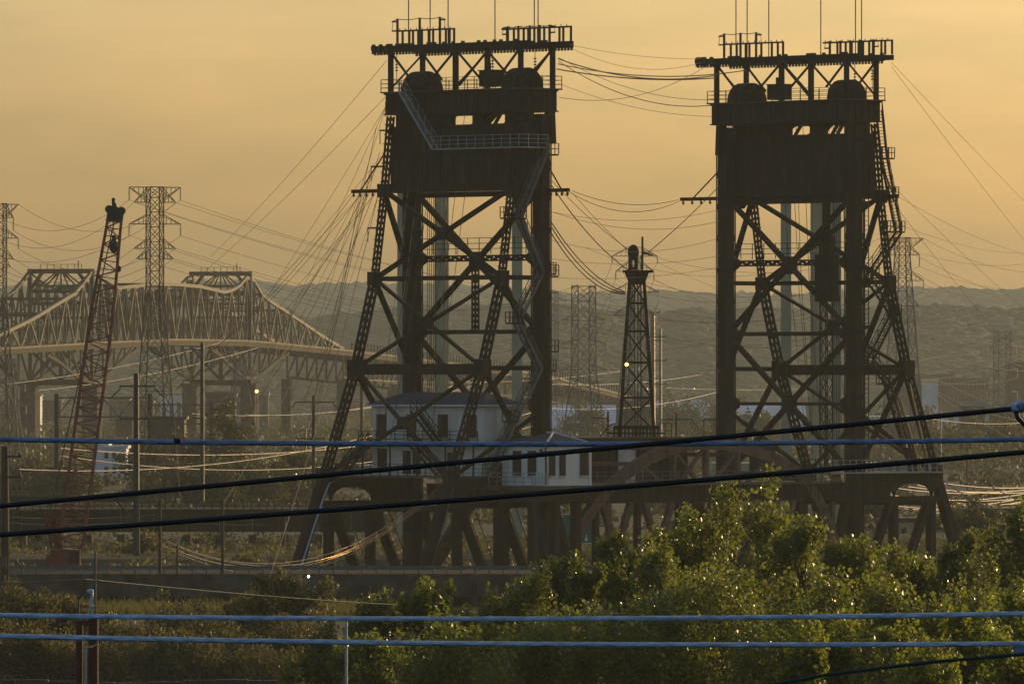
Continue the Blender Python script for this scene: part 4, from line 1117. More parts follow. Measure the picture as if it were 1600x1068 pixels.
# lower, nearer fill of the same grove
bk = [(560, 985, 170, 372, 'dark lower tree beneath the left end of the grove'), (700, 985, 210, 366, 'dark lower tree beneath the left tower'), (850, 960, 220, 370, 'dark lower tree in the middle of the grove, left of centre'),
      (990, 925, 230, 374, 'dark lower tree in the middle of the grove, right of centre'), (1130, 880, 230, 378, 'dark lower tree beneath the tallest tree'), (1270, 900, 230, 372, 'dark lower tree right of the tallest tree'),
      (1400, 925, 220, 368, 'dark lower tree beneath the right tower leg'), (1530, 915, 220, 374, 'dark lower tree near the right edge')]
for i, (px, ty, wp, Y, lb) in enumerate(bk):
    tree_at(px, ty+26, wp*1.3, Y, lb, 'leafA', 6.2, 17000, 200+i, group=G1, low=.05, spiky=.2, lob=12)
G2 = 'nearest trees at the bottom right'
nr = [(1255, 1022, 90, 300, 'small bright treetop poking up at the bottom, left of the nearest trees'), (1312, 1018, 80, 304, 'second small bright treetop at the bottom right'), (1400, 990, 120, 306, 'bright tree at the bottom right above the dark green cable'),
      (1500, 955, 130, 296, 'bright tree with a pointed top near the bottom right corner'), (1585, 938, 130, 302, 'nearest bright tree in the bottom right corner'), (1455, 1025, 150, 290, 'bright low tree at the bottom right below the cables'), (1560, 1010, 160, 288, 'lowest bright tree in the bottom right corner')]
for i, (px, ty, wp, Y, lb) in enumerate(nr):
    tree_at(px, ty, wp*1.2, Y, lb, 'leafB', 7.0, 9000, 300+i, group=G2, low=.45, spiky=.9, lob=9)
# dusty willows and shrubs, left
G3 = 'dusty green shrubs at the bottom left'
lf = [(20, 935, 150, 560, 'rounded olive shrub in the bottom left corner'), (90, 928, 120, 575, 'olive shrub behind the red brown pole top'), (200, 965, 150, 545, 'olive shrub right of the red brown pole'), (275, 960, 130, 560, 'olive shrub under the slack wires'),
      (345, 990, 170, 540, 'broad olive shrub in the middle of the lower left'), (440, 912, 140, 570, 'feathery yellow-green bush in front of the road wall'), (470, 985, 150, 545, 'olive shrub left of the front row of trees'), (130, 1005, 170, 535, 'low olive shrub near the foot of the frame, left'),
      (245, 1015, 180, 530, 'low olive shrub near the foot of the frame, second'), (400, 1018, 180, 532, 'low olive shrub near the foot of the frame, third'), (45, 1010, 160, 533, 'low olive shrub in the corner below the rounded one'), (385, 938, 90, 580, 'small bush against the road wall, left of the feathery one')]
for i, (px, ty, wp, Y, lb) in enumerate(lf):
    tree_at(px, ty-6+((i*37)%5)*9, wp*(1.05+.12*(i%4)), Y, lb, 'leafC', 4.2+.5*(i%3), 9000, 400+i, group=G3, low=.08, lob=10, name='shrub', cat='shrub')
# trees between the tracks and the far bridge
G4 = 'trees on the flats behind the tracks'
md = [(362, 645, 100, 1320, 'round tree just right of the tall thin dark pole'), (240, 700, 90, 1300, 'tree right of the white factory'), (300, 690, 110, 1330, 'tree behind the tall thin dark pole'), (430, 735, 110, 1290, 'yellow-green tree between the thin pole and the lift tower'),
      (375, 740, 110, 1280, 'low tree below the round one'), (455, 715, 80, 1340, 'tree left of the pole with drooping arms'), (270, 745, 120, 1270, 'low tree above the elevated tracks'), (330, 752, 100, 1265, 'low tree second above the elevated tracks'), (100, 735, 110, 1340, 'tree behind the crane boom'), (30, 745, 110, 1345, 'tree at the left edge behind the tracks'),
      (45, 828, 90, 985, 'yellowish bush under the track portal'), (225, 862, 90, 900, 'grassy bush right of the thick steel pole'), (1485, 690, 120, 2100, 'hazy tree line right of the right lift tower'), (1560, 680, 130, 2150, 'hazy tree line at the right edge'), (1420, 665, 120, 2600, 'hazy tree behind the right tower leg'),
      (1120, 668, 90, 2100, 'hazy tree between the mast and the right tower'), (1190, 655, 110, 2500, 'hazy tree seen through the right tower'), (1300, 668, 110, 2300, 'hazy tree seen through the right tower, further right'), (930, 650, 90, 2600, 'hazy tree behind the wide grey pylon'), (1070, 640, 120, 2900, 'hazy tree right of the beacon mast'),
      (560, 700, 90, 1500, 'hazy tree behind the left tower leg'), (700, 640, 120, 2700, 'hazy tree seen through the left tower'), (1350, 790, 110, 1150, 'sunny bush behind the right tower columns'), (1530, 800, 90, 1000, 'sunny bush left of the tall dark tree')]
for i, (px, ty, wp, Y, lb) in enumerate(md):
    tree_at(px, ty, wp*1.15, Y, lb, 'leafD' if Y > 1100 else 'leafC', 4.5, 3500, 500+i, group=G4, low=.15, lob=9)
# far scrub and tree belts across the flats: nobody could count them
def scrub(name, Y0, Y1, n, hmin, hmax, seed, m, x_of=None, wid=14, q_=.085):
    rs = np.random.RandomState(seed); B = []
    v = []
    for i in range(n):
        Y = Y0*(Y1/Y0)**rs.rand(); px = rs.uniform(-150, 1750); x = XP(px, Y)
        h = rs.uniform(hmin, hmax); w_ = h*rs.uniform(1.0, 3.0)
        k = 90
        d = rs.normal(size=(k, 3)); d /= np.linalg.norm(d, axis=1)[:, None]; d[:, 2] = abs(d[:, 2])
        c = np.array([x, Y, 0])+d*np.array([w_, w_, h])*(rs.rand(k)**.35)[:, None]
        u = rs.normal(size=(k, 3)); u /= np.linalg.norm(u, axis=1)[:, None]
        q = np.cross(u, rs.normal(size=(k, 3))); q /= np.linalg.norm(q, axis=1)[:, None]
        s = h*q_
        v.append(np.stack([c-u*s, c+q*s, c+u*s, c-q*s], axis=1).reshape(-1, 3))
    me = leaf_mesh(name, np.concatenate(v), M[m])
    o = bpy.data.objects.new(name, me); col.objects.link(o); tag(o, 'patchy dark green scrub and far tree belts over the hazy flats', 'scrub', kind='stuff')
scrub('scrub', 1050, 1750, 260, .8, 2.6, 13, 'leafD', q_=.2)
scrub('scrub', 1750, 4800, 1500, 2.0, 7.0, 11, 'leafD')
scrub('scrub', 745, 1000, 700, .5, 1.9, 12, 'leafC', q_=.13)

# ------------------------------------------------------------------ crane
def crane():
    Y = 760.0
    x0 = XP(101, Y); root = empty('crawler_crane', (x0, Y, 0), 'red crawler crane with a long lattice boom leaning right', 'crane')
    base = Vector((XP(107, Y), Y, ZP(880, Y))); tip = Vector((XP(179, Y), Y, ZP(344, Y)))
    d = (tip-base).normalized(); side = d.cross(Vector((0, 1, 0))).normalized()
    Lb = (tip-base).length
    wd = lambda f: float(np.interp(f, [0, .08, .72, 1.0], [1.5, 2.15, 2.0, 1.2]))
    def Q(f, a, b): return base+d*(Lb*f)+side*(a*wd(f)/2)+Vector((0, 1, 0))*(b*wd(f)*.45)
    st = [0, .08, .25, .42, .58, .72, .86, 1.0]
    for a in (-1, 1):
        for b in (-1, 1):
            m = MB()
            for f0, f1 in zip(st[:-1], st[1:]): m.beam(Q(f0, a, b), Q(f1, a, b), .2, .2, (0, 1, 0))
            m.build('boom_chord', M['crane'], root)
    n = 42
    for k in range(n):
        f0, f1 = k/n, (k+1)/n; s = 1 if k % 2 else -1
        m = MB()
        for b in (-1, 1): m.beam(Q(f0, s, b), Q(f1, -s, b), .085)
        for a in (-1, 1): m.beam(Q(f0, a, s), Q(f1, a, -s), .085)
        for b in (-1, 1): m.beam(Q(f1, -1, b), Q(f1, 1, b), .07)
        tag(m.build('boom_lacing', M['crane'], root))
    hd = MB().box(tip+d*.25, (1.45, 1.0, .85), side, Vector((0, 1, 0)), d).prism([tip+d*.6-side*.35, tip+d*.6+side*.3, tip+d*1.75+side*.5, tip+d*1.6+side*.15], (0, .3, 0)).build('boom_head', M['dark'], root)
    for q in (-.5, .1, .6): MB().tube([tip+d*.9+side*q+Vector((0, -.3, 0)), tip+d*.9+side*q+Vector((0, .3, 0))], .38, 10).build('head_sheave', M['dark'], hd)
    MB().ball(tip+d*1.8+side*.35, .18, 7, 5).build('anemometer', M['dark'], hd)
    hb = P(178, 385, Y-1); MB().ball(hb, .42, 8, 6, 1.4).box(hb+Vector((0, 0, .6)), (.35, .35, .8)).build('hook_block', M['dark'], root)
    m = MB()
    for q in (-.12, .12): m.tube([tip+side*.3+Vector((q, -1, 0)), hb+Vector((q, 0, .6))], .03, 4)
    m.build('hoist_rope', M['wiredark'], root)
    hb2 = P(186, 420, Y); m = MB().ball(hb2, .2, 7, 5, 1.5).tube([tip+side*.8, hb2], .03, 4).build('whip_line', M['dark'], root)
    m = MB()
    for q in (-.4, .4): m.tube([tip+Vector((0, q, 0)), Vector((XP(78, Y), Y+q, ZP(800, Y)))], .035, 4)
    m.build('pendant_line', M['wiredark'], root)
    # house, mast, tracks
    b = Vector((XP(100, Y), Y, 1.2))
    MB().box(b+Vector((0, 0, 1.5)), (2.3, 4.4, 1.7)).box(b+Vector((-.2, 0, 2.5)), (1.8, 3.8, .35)).build('machinery_house', M['crane'], root)
    cb = MB().box(b+Vector((1.0, -2.2, 1.7)), (1.1, 1.6, 1.9)).build('cab', M['crane'], root)
    MB().box(b+Vector((1.0, -3.02, 2.0)), (.9, .06, 1.0)).build('windscreen', M['glass'], cb)
    MB().box(b+Vector((0, 0, .25)), (2.4, 3.6, .4)).build('turntable', M['dark'], root)
    for s in (-1, 1):
        t = MB().prism([b+Vector((s*1.55-.4, -2.8, -1.2)), b+Vector((s*1.55-.4, 2.8, -1.2)), b+Vector((s*1.55-.4, 3.2, -.7)), b+Vector((s*1.55-.4, 2.8, -.1)), b+Vector((s*1.55-.4, -2.8, -.1)), b+Vector((s*1.55-.4, -3.2, -.7))], (.8, 0, 0)).build('crawler_track', M['dark'], root)
    MB().box(b+Vector((-.2, 2.9, 1.3)), (3.0, .9, 1.7)).build('counterweight', M['crane'], root)
    MB().laced(b+Vector((-.6, .5, 2.4)), Vector((XP(78, Y), Y, ZP(800, Y))), .8, .8, t=.12, bar=.08).build('back_mast', M['crane'], root)
crane()

# ------------------------------------------------------------------ roads, tracks, walls on the flats
def viaduct_road():
    Y = 712
    root = empty('road_viaduct', (-20, Y, 0), 'grey concrete road on a low wall with dark openings under its right end', 'viaduct')
    x0, x1 = XP(-350, Y), XP(1000, Y)
    n = 16
    for k in range(n):
        a, b = x0+(x1-x0)*k/n, x0+(x1-x0)*(k+1)/n
        MB().box(((a+b)/2, Y, 1.75), (b-a-.05, .35, 1.9)).build('parapet', M['concrete'], root)
    MB().box(((x0+x1)/2, Y+14, 2.2), (x1-x0, 26, .5)).build('roadway', M['road'], root)
    m = MB()
    for z in (2.95,): m.beam((x0, Y+13, z), (x1, Y+13, z), .12, .3)
    g = m.build('guardrail', M['grey2'], root)
    for k in range(60):
        x = x0+(x1-x0)*(k+.5)/60
        MB().box((x, Y+13.1, 2.65), (.12, .12, .6)).build('guardrail_post', M['grey2'], g)
    for k in range(34):
        x = x0+(x1-x0)*(k+.5)/34
        MB().box((x, Y+.6, .4), (.55, .6, 1.1)).build('pier', M['concrete'], root)
    MB().box(((x0+x1)/2, Y+4, .35), (x1-x0, .4, 1.2)).build('shade_backing', M['dark'], root)  # dark sheet put in as the shade under the roadway
viaduct_road()
M['railshine'] = mat('worn_rail', (0.42, 0.30, 0.18), 0.35, 0.9, noise=0.2)
def rail_viaduct():
    Y = 960
    root = empty('rail_viaduct', (XP(150, Y), Y, 0), 'dark elevated railway on many short piers crossing behind the crane', 'viaduct')
    x0, x1 = XP(-120, Y), XP(600, Y); zt = ZP(793, Y); zb = ZP(838, Y)
    n = 14
    for k in range(n):
        a, b = x0+(x1-x0)*k/n, x0+(x1-x0)*(k+1)/n
        g = MB().box(((a+b)/2, Y, (zt+zb)/2+.2), (b-a-.06, .7, (zt-zb)*.78)).build('plate_girder', M['steel2'], root)
        m = MB()
        for q in range(4): m.box((a+(b-a)*(q+.5)/4, Y-.42, (zt+zb)/2+.2), (.12, .12, (zt-zb)*.74))
        m.build('stiffener', M['steel'], g)
        MB().box((a, Y+1.5, zb/2+.1), (.9, 3.4, zb+.2)).build('pier', M['concrete'], root)
    MB().box(((x0+x1)/2, Y+5, zt-.5), (x1-x0, 9, .5)).build('track_bed', M['road'], root)
    for y in (2.2, 3.7, 6.5, 8.0): MB().beam((x0, Y+y, zt-.12), (x1, Y+y, zt-.12), .1, .16).build('rail', M['railshine'], root)
    m = MB()
    for z in (.5, 1.0): m.beam((x0, Y-.4, zt+z-.3), (x1, Y-.4, zt+z-.3), .07)
    for k in range(60): x = x0+(x1-x0)*k/59; m.beam((x, Y-.4, zt-.4), (x, Y-.4, zt+.7), .07)
    m.build('railing', M['steel'], root)
M['railshine'] = mat('worn_rail', (0.42, 0.30, 0.18), 0.35, 0.9, noise=0.2)
rail_viaduct()
M['sunbox'] = mat('cream_panel', (0.55, 0.46, 0.30), 0.8, noise=0.1)
# embankment of tracks between
m = MB(); m.prism([(XP(-200, 850), 846, -.2), (XP(-200, 850), 850, 1.1), (XP(-200, 850), 872, 1.1), (XP(-200, 850), 878, -.2)], (XP(1800, 850)-XP(-200, 850), 0, 0))
tag(m.build('embankment', M['ground']), kind='structure')
for k in range(4):
    yy = 853+k*4.8
    o = MB().beam((XP(-180, 850), yy, 1.2), (XP(1780, 850), yy, 1.2), .12, .18).build('track_rail', M['railshine'])
    tag(o, ['front rail of the low track embankment behind the lift bridge', 'second rail of the low track embankment behind the lift bridge', 'third rail of the low track embankment behind the lift bridge', 'farthest rail of the low track embankment behind the lift bridge'][k], 'rail', 'rails on the low embankment')
# near dark wall along the bottom left
def low_wall():
    Y = 505
    root = empty('retaining_wall', (XP(250, Y), Y, -.3), 'dark stained low wall with bare stems along the bottom left', 'wall')
    for k in range(12):
        a, b = XP(-80+k*52, Y), XP(-80+(k+1)*52, Y)
        MB().box(((a+b)/2, Y, .1+.1*math.sin(k)), (b-a-.04, .6, 1.7)).build('wall_panel', M['dark'], root)
    rs = random.Random(3); m = MB()
    for k in range(90):
        x = XP(rs.uniform(0, 520), Y); h = rs.uniform(1.0, 3.2); dx = rs.uniform(-1, 1)
        m.tube([(x, Y-1, 0), (x+dx*.4, Y-1, h*.6), (x+dx, Y-1, h)], .03, 4, .008)
    tag(m.build('bare_stem', M['bark'], root), kind='stuff')
low_wall()

# ------------------------------------------------------------------ far buildings
def building(name, px0, px1, topy, Y, dep, mt, label, rows=0, cols=0, roofm='dark', pitched=False, grp='distant buildings'):
    x0, x1 = XP(px0, Y), XP(px1, Y); zt = ZP(topy, Y)
    root = empty(name, ((x0+x1)/2, Y+dep/2, 0), label, 'building', grp)
    MB().box(((x0+x1)/2, Y+dep/2, zt/2), (x1-x0, dep, zt)).build('wall', M[mt], root)
    if pitched:
        zr = zt+(x1-x0)*0+dep*.12
        MB().prism([(x0-.4, Y-.4, zt), (x0-.4, Y+dep/2, zr), (x0-.4, Y+dep+.4, zt)], (x1-x0+.8, 0, 0)).build('roof', M[roofm], root)
    else:
        MB().box(((x0+x1)/2, Y+dep/2, zt+.25), (x1-x0+.8, dep+.8, .5)).build('roof', M[roofm], root)
    if rows:
        cw, rh = (x1-x0)/cols, zt/rows
        for r in range(rows):
            for c in range(cols):
                MB().box((x0+cw*(c+.5), Y-.05, rh*(r+.55)), (cw*.5, .1, rh*.45)).build('window', M['glass'], root)
    return root
building('factory', 148, 170, 690, 1700, 14, 'factory', 'white factory block with small windows just right of the crane boom', 0, 0, 'metalroof')
building('factory', 160, 197, 700, 1680, 12, 'factory', 'white factory wing with four dark windows right of the crane boom', 2, 3, 'metalroof')
building('shed', 190, 215, 712, 1690, 12, 'brick', 'brown shed beside the white factory wing')
building('shed', 236, 288, 655, 1500, 10, 'brick', 'dark brown shed hanging high behind the lattice pylon', 0, 0)
building('warehouse', 850, 962, 668, 2700, 60, 'factory', 'long pale warehouse roof behind the small white cabin', 0, 0, 'metalroof', True)
building('warehouse', 1030, 1110, 658, 2900, 60, 'factory', 'pale warehouse right of the beacon mast', 0, 0, 'metalroof', True)
building('warehouse', 1350, 1482, 652, 3300, 70, 'factory', 'long flat pale roof in the haze right of the right tower', 0, 0, 'metalroof')
building('warehouse', 1150, 1260, 662, 3000, 60, 'factory', 'pale warehouse seen through the right tower', 0, 0, 'metalroof', True)
building('apartment_block', 1400, 1490, 586, 3800, 16, 'brick', 'brown apartment row with many small windows in the haze', 3, 14)
building('apartment_block', 1490, 1545, 592, 3850, 16, 'brick', 'lower brown apartment row just left of the small hazy pylon', 3, 9)
building('office_block', 1578, 1640, 567, 3600, 20, 'steel2', 'dark square office block at the right edge', 2, 5)
building('house', 1442, 1466, 596, 3500, 10, 'factory', 'house with an orange roof in the haze at the right', 0, 0, 'orange', True)
building('depot', 1486, 1600, 800, 1080, 18, 'steel2', 'dark depot building with pale posts behind the trees at the right', 1, 7)
building('shed', 1388, 1428, 815, 1060, 8, 'sunbox', 'cream box-shaped shed seen under the right tower deck')
rs = random.Random(21)
adj = ['low', 'long', 'narrow', 'squat', 'wide']; colr = ['brown brick', 'grey concrete', 'whitish', 'dark', 'reddish brown']
mats_ = ['brick', 'concrete', 'factory', 'steel2', 'brick']
spots = sorted(rs.uniform(-20, 1620) for _ in range(64))
def near(px):
    marks = [(60, 'left portal of the distant bridge'), (150, 'crane boom'), (242, 'tall lattice pylon'), (316, 'tall thin dark pole'), (375, 'low grey pylon'), (490, 'pole with drooping arms'), (570, 'left raking leg'), (646, 'left column of the left tower'), (740, 'middle of the left tower'), (846, 'near column of the left tower'), (912, 'wide grey pylon'), (995, 'beacon mast'), (1057, 'short dark pole'), (1136, 'left column of the right tower'), (1230, 'middle of the right tower'), (1337, 'near column of the right tower'), (1410, 'slender grey pylon'), (1470, 'faint thin pole'), (1511, 'thin lone pole'), (1566, 'small hazy pylon')]
    m_ = min(marks, key=lambda q: abs(q[0]-px)); return ('left of the ' if px < m_[0] else 'right of the ')+m_[1]
used = set()
for i, px in enumerate(spots):
    Y = rs.uniform(2500, 4700); w_ = rs.uniform(14, 60); h = rs.uniform(5, 15); k = rs.randrange(5)
    pl = near(px+w_/2)
    while (adj[k], pl) in used: k = (k+1) % 5 if len([1 for q in used if q[1] == pl]) < 5 else k; 
    used.add((adj[k], pl))
    building('far_building', px, px+w_, 600-(h-CZ)*F/Y, Y, 14, mats_[k], adj[k]+' '+colr[k]+' building '+pl, 1 if w_ > 30 else 0, 5, pitched=rs.random() < .4, grp='distant buildings')

def weeds():
    rs = np.random.RandomState(77); v = []
    for k in range(2600):
        px = rs.uniform(-60, 620); x = XP(px, 706); Y = 706-rs.rand()*26; h = rs.uniform(.25, 1.1); w_ = rs.uniform(.05, .14); dx = rs.normal()*.3
        v += [(x-w_, Y, 0), (x+w_, Y, 0), (x+dx+w_*.3, Y, h), (x+dx-w_*.3, Y, h)]
    me = leaf_mesh('weeds', np.array(v), M['leafC']); o = bpy.data.objects.new('weeds', me); col.objects.link(o)
    tag(o, 'straggly weeds at the foot of the concrete road wall', 'weeds', kind='stuff')
weeds()

def chain_fence(px0, px1, Y, h, label):
    x0, x1 = XP(px0, Y), XP(px1, Y); root = empty('yard_fence', ((x0+x1)/2, Y, 0), label, 'fence', 'wire fences in the yard')
    n = int((x1-x0)/3)
    for k in range(n+1): MB().beam((x0+(x1-x0)*k/n, Y, 0), (x0+(x1-x0)*k/n, Y, h), .09).build('fence_post', M['grey2'], root)
    m = MB()
    for z in np.arange(.3, h, .45): m.beam((x0, Y, z), (x1, Y, z), .03)
    m.build('fence_wire', M['grey2'], root)
chain_fence(-40, 300, 745, 2.3, 'wire fence on thin posts behind the road wall at the left')
chain_fence(260, 640, 815, 2.2, 'wire fence on thin posts beside the left lift tower foot')
chain_fence(1250, 1700, 880, 2.4, 'wire fence on thin posts behind the right lift tower foot')
# ------------------------------------------------------------------ overhead lines
def run(name, pts_px, Y0, Y1, sag_px, r, m, label, group, cat='overhead wire'):
    """one wire between two supports given by where they stand and how high"""
    (xa, ya), (xb, yb) = pts_px
    a, b = P(xa, ya, Y0), P(xb, yb, Y1)
    return wire(name, a, b, sag_px*(Y0+Y1)/2/F, r, m, label, cat, group, n=18)
rs = random.Random(5)
gA = 'feeder wires fanning down left from the left lift tower'
for i, (a, b, Y1, sg, w_) in enumerate([((552, 304), (205, 628), 870, 40, 'from the tip of the left cross-arm to the tall steel pole'), ((562, 306), (310, 560), 1100, 22, 'from the left cross-arm to the tall thin dark pole'),
        ((572, 308), (330, 720), 820, 35, 'from the left cross-arm towards the low trees'), ((582, 308), (350, 785), 720, 30, 'from the left cross-arm to the bare brown post'), ((590, 308), (420, 905), 700, 26, 'steeply down from the left cross-arm to the road wall'),
        ((588, 200), (485, 640), 1120, 10, 'from the upper side arm to the pole with drooping arms'), ((578, 268), (470, 700), 1100, 12, 'from the middle side arm down to the flats'), ((580, 268), (446, 815), 950, 14, 'from the middle side arm to the very thin post'),
        ((604, 95), (330, 400), 1300, 8, 'long and straight from the tower head down left into the haze'), ((604, 150), (300, 440), 1350, 8, 'from the machinery floor down left into the haze')]):
    run('feeder_wire', (a, b), 803, Y1, sg, .028, M['wiredark'], 'thin wire '+w_, gA)
for i in range(14):
    x_, y_ = [(604, 160), (596, 240), (590, 300), (560, 304), (578, 300)][i % 5]; px = 150+i*24+rs.uniform(-8, 8)
    run('feeder_wire', ((x_+rs.uniform(-3, 3), y_+rs.uniform(-4, 4)), (px, rs.uniform(600, 830))), 803, rs.uniform(900, 1350), rs.uniform(6, 34), .02, M['wiredark'],
        'very fine wire of the left fan, '+['outermost', 'second', 'third', 'fourth', 'fifth', 'sixth', 'seventh', 'eighth', 'ninth', 'tenth', 'eleventh', 'twelfth', 'thirteenth', 'innermost'][i]+' from the left', gA)
# tower to tower, over the span
gB = 'wires slung between the two lift towers'
for i, (a, b, Ya, Yb, sg, r, w_) in enumerate([((872, 92), (1118, 118), 792, 833, 16, .06, 'upper heavy cable of the bundle between the tower heads'), ((870, 108), (1118, 122), 792, 833, 8, .06, 'lower heavy cable of the bundle between the tower heads'),
        ((872, 100), (1165, 110), 793, 836, 14, .05, 'middle heavy cable of the bundle between the tower heads'), ((890, 70), (1095, 92), 790, 834, 6, .02, 'thin wire from beam end to beam end between the tower heads'), ((893, 76), (1095, 98), 790, 834, 20, .02, 'slack thin wire below the beam ends between the tower heads'),
        ((873, 96), (1117, 164), 792, 833, 24, .04, 'slack cable ending at the right machinery floor'), ((873, 90), (1117, 156), 792, 833, 18, .025, 'thin slack wire ending at the right machinery floor'), ((873, 152), (1117, 95), 792, 833, 26, .025, 'thin wire from the left machinery floor up to the right beam'),
        ((872, 130), (1115, 182), 792, 833, 12, .02, 'faint wire low between the machinery floors'), ((894, 298), (1060, 312), 791, 832, 14, .03, 'wire between the middle cross-arms, upper'), ((890, 300), (1064, 313), 791, 832, 24, .03, 'wire between the middle cross-arms, lower'),
        ((860, 330), (1126, 345), 793, 833, 20, .02, 'thin wire slung lower between the columns')]):
    run('span_cable', (a, b), Ya, Yb, sg, r, M['wiredark'], w_, gB)
for i, w_ in enumerate(['highest', 'second', 'third', 'fourth', 'fifth', 'sixth', 'seventh', 'lowest']):
    y_ = 335+i*34+rs.uniform(-6, 6)
    run('span_cable', ((858, y_), (1126, y_+rs.uniform(-20, 30))), 793, 833, rs.uniform(6, 22), .018, M['wiredark'], 'faint wire low between the tower columns, '+w_+' of the set', gB)
gC = 'cables gathered at the beacon mast'
for (a, b, Ya, Yb, sg, r, w_) in [((860, 280), (985, 392), 793, 822, 6, .035, 'upper cable from the left tower to the mast head'), ((862, 290), (982, 422), 793, 822, 12, .06, 'cable from the left cross-arm to the mast platform'), ((860, 345), (975, 455), 793, 822, 18, .06, 'thick slack cable from the left column to the mast, upper'),
        ((860, 352), (976, 457), 793, 822, 22, .06, 'thick slack cable from the left column to the mast, middle'), ((860, 362), (977, 459), 793, 822, 24, .06, 'thick slack cable from the left column to the mast, lower'), ((1126, 288), (1008, 398), 833, 822, 4, .045, 'cable from the right column down to the mast signal arm'), ((895, 302), (985, 395), 793, 822, 3, .03, 'short stay from the left cross-arm tip to the mast')]:
    run('mast_cable', (a, b), Ya, Yb, sg, r, M['wiredark'], w_, gC)
gD = 'wires falling right from the right lift tower'
for i, (a, b, Y1, sg, w_) in enumerate([((1393, 98), (1760, 470), 1500, 6, 'from the right beam end down to the right edge, upper'), ((1393, 104), (1720, 520), 1500, 8, 'from the right beam end down to the right edge, lower'), ((1390, 285), (1700, 560), 1400, 12, 'from the right cross-arm to the right edge'),
        ((1392, 312), (1690, 660), 1300, 14, 'from the right cross-arm tip to the right edge, low'), ((1448, 690), (1640, 800), 760, 12, 'dark and close, from the right leg over the bright tracks'), ((1452, 735), (1640, 830), 760, 12, 'dark and close, lower from the right leg'), ((1425, 590), (1660, 720), 1100, 10, 'thin, from the right leg node to the haze')]):
    run('feeder_wire', (a, b), 836, Y1, sg, .045 if 'dark' in w_ else .026, M['wiredark'], 'wire '+w_, gD)
for i, w_ in enumerate(['highest', 'second', 'third', 'fourth', 'fifth', 'sixth', 'seventh', 'eighth', 'ninth', 'lowest']):
    y_ = 300+i*38+rs.uniform(-8, 8)
    run('feeder_wire', ((1380+i*7, y_), (1680, y_+rs.uniform(20, 130))), 836, rs.uniform(1100, 1700), rs.uniform(8, 30), .022, M['wiredark'], 'very fine wire right of the right tower, '+w_+' of the set', gD)
# slack bundle lower left
gE = 'slack bundle under the left lift tower'
for i, (a, b, sg) in enumerate([((704, 742), (262, 846), 96), ((700, 750), (268, 856), 92), ((698, 758), (275, 852), 88), ((692, 762), (282, 862), 84), ((676, 770), (255, 852), 100), ((640, 790), (270, 900), 66)]):
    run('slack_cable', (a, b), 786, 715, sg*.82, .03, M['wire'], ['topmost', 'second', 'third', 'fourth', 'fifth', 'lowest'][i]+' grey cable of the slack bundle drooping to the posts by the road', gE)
# wires strung between pylons
gF = 'conductors between the distant pylons'
def conn(A_, B_, sag, r, mt, lb, grp=gF):
    wire('conductor', A_, B_, sag, r, M[mt], lb, 'overhead wire', grp, n=20)
desc = ['top', 'second', 'third', 'fourth', 'fifth', 'sixth', 'seventh', 'eighth', 'ninth', 'tenth']
for i, e in enumerate(E['a']):
    conn(e, E['b'][min(i, len(E['b'])-1)], 3+rs.random()*2, .03, 'wiredark', desc[i]+' line from the tall pylon by the crane to the pylon at the left edge')
    conn(e, e+Vector((120+rs.random()*10, 330, -16+rs.random()*6)), 7, .03, 'wiredark', desc[i]+' line from the tall pylon by the crane running right into the distance')
for i, e in enumerate(E['d'][:8]):
    conn(e, e+Vector((90, 420, -3)), 6+rs.random()*3, .03, 'wiredark', desc[i]+' line from the pylon behind the mast running right and away')
    conn(e, E['c'][min(i, len(E['c'])-1)], 4, .03, 'wiredark', desc[i]+' line from the pylon behind the mast to the wide grey pylon')
for i, e in enumerate(E['e'][:8]):
    conn(e, e+Vector((52, 180, 2+rs.random()*3)), 5+rs.random()*2, .03, 'wiredark', desc[i]+' line from the slender pylon to the right edge')
    conn(e, e+Vector((-48, 40, -1)), 4+rs.random()*2, .026, 'wiredark', desc[i]+' line from the slender pylon leftwards through the right tower')
for i, e in enumerate(E['f'][:6]):
    conn(e, e+Vector((-70, -500, 8)), 5, .03, 'wiredark', desc[i]+' line from the small hazy pylon coming towards the right tower')
for i, e in enumerate(E['c'][:8]):
    conn(e, e+Vector((-48, -60, -1)), 4, .03, 'wiredark', desc[i]+' line from the wide grey pylon to the left lift tower')
# long lines running away with the low sun: they catch it
gG = 'sunlit lines running away across the flats'
u17 = Vector((math.sin(R(17)), math.cos(R(17)), 0))
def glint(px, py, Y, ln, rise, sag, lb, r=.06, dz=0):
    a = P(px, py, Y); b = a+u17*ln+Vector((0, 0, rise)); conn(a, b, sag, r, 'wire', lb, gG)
for i, (px, py, Y, ln, rise, sag) in enumerate([(300, 646, 1500, 190, 7, 3.0), (385, 648, 1480, 130, 6, 2.0), (95, 700, 1150, 230, 5, 3.5), (95, 712, 1150, 230, 4, 4.5), (30, 733, 1050, 150, 4, 2), (860, 600, 1700, 120, 2.5, 1.0), (862, 638, 1550, 120, 3.5, 1.5), (560, 592, 1900, 230, 3, 2), (10, 600, 1600, 130, 9, 1), (60, 610, 1500, 120, 8, 1),
        (1440, 652, 1700, 110, -1, 1.0), (1040, 606, 2500, 200, 0, .6)]):
    glint(px, py, Y, ln, rise, sag, desc[i % 10]+(' sunlit wire low in the left half, rising to the right' if px < 700 else ' sunlit wire in the haze right of the left tower'))
for i in range(11):
    Y = 900+i*28; py = 752+rs.uniform(-2, 4)+i*4.2
    a = P(1452-rs.random()*80, py, Y)
    for k in range(3):
        b = a+u17*95+Vector((0, 0, .1))
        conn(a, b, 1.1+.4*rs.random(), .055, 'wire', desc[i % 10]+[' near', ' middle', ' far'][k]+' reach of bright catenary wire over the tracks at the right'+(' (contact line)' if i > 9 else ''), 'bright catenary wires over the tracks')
        a = b
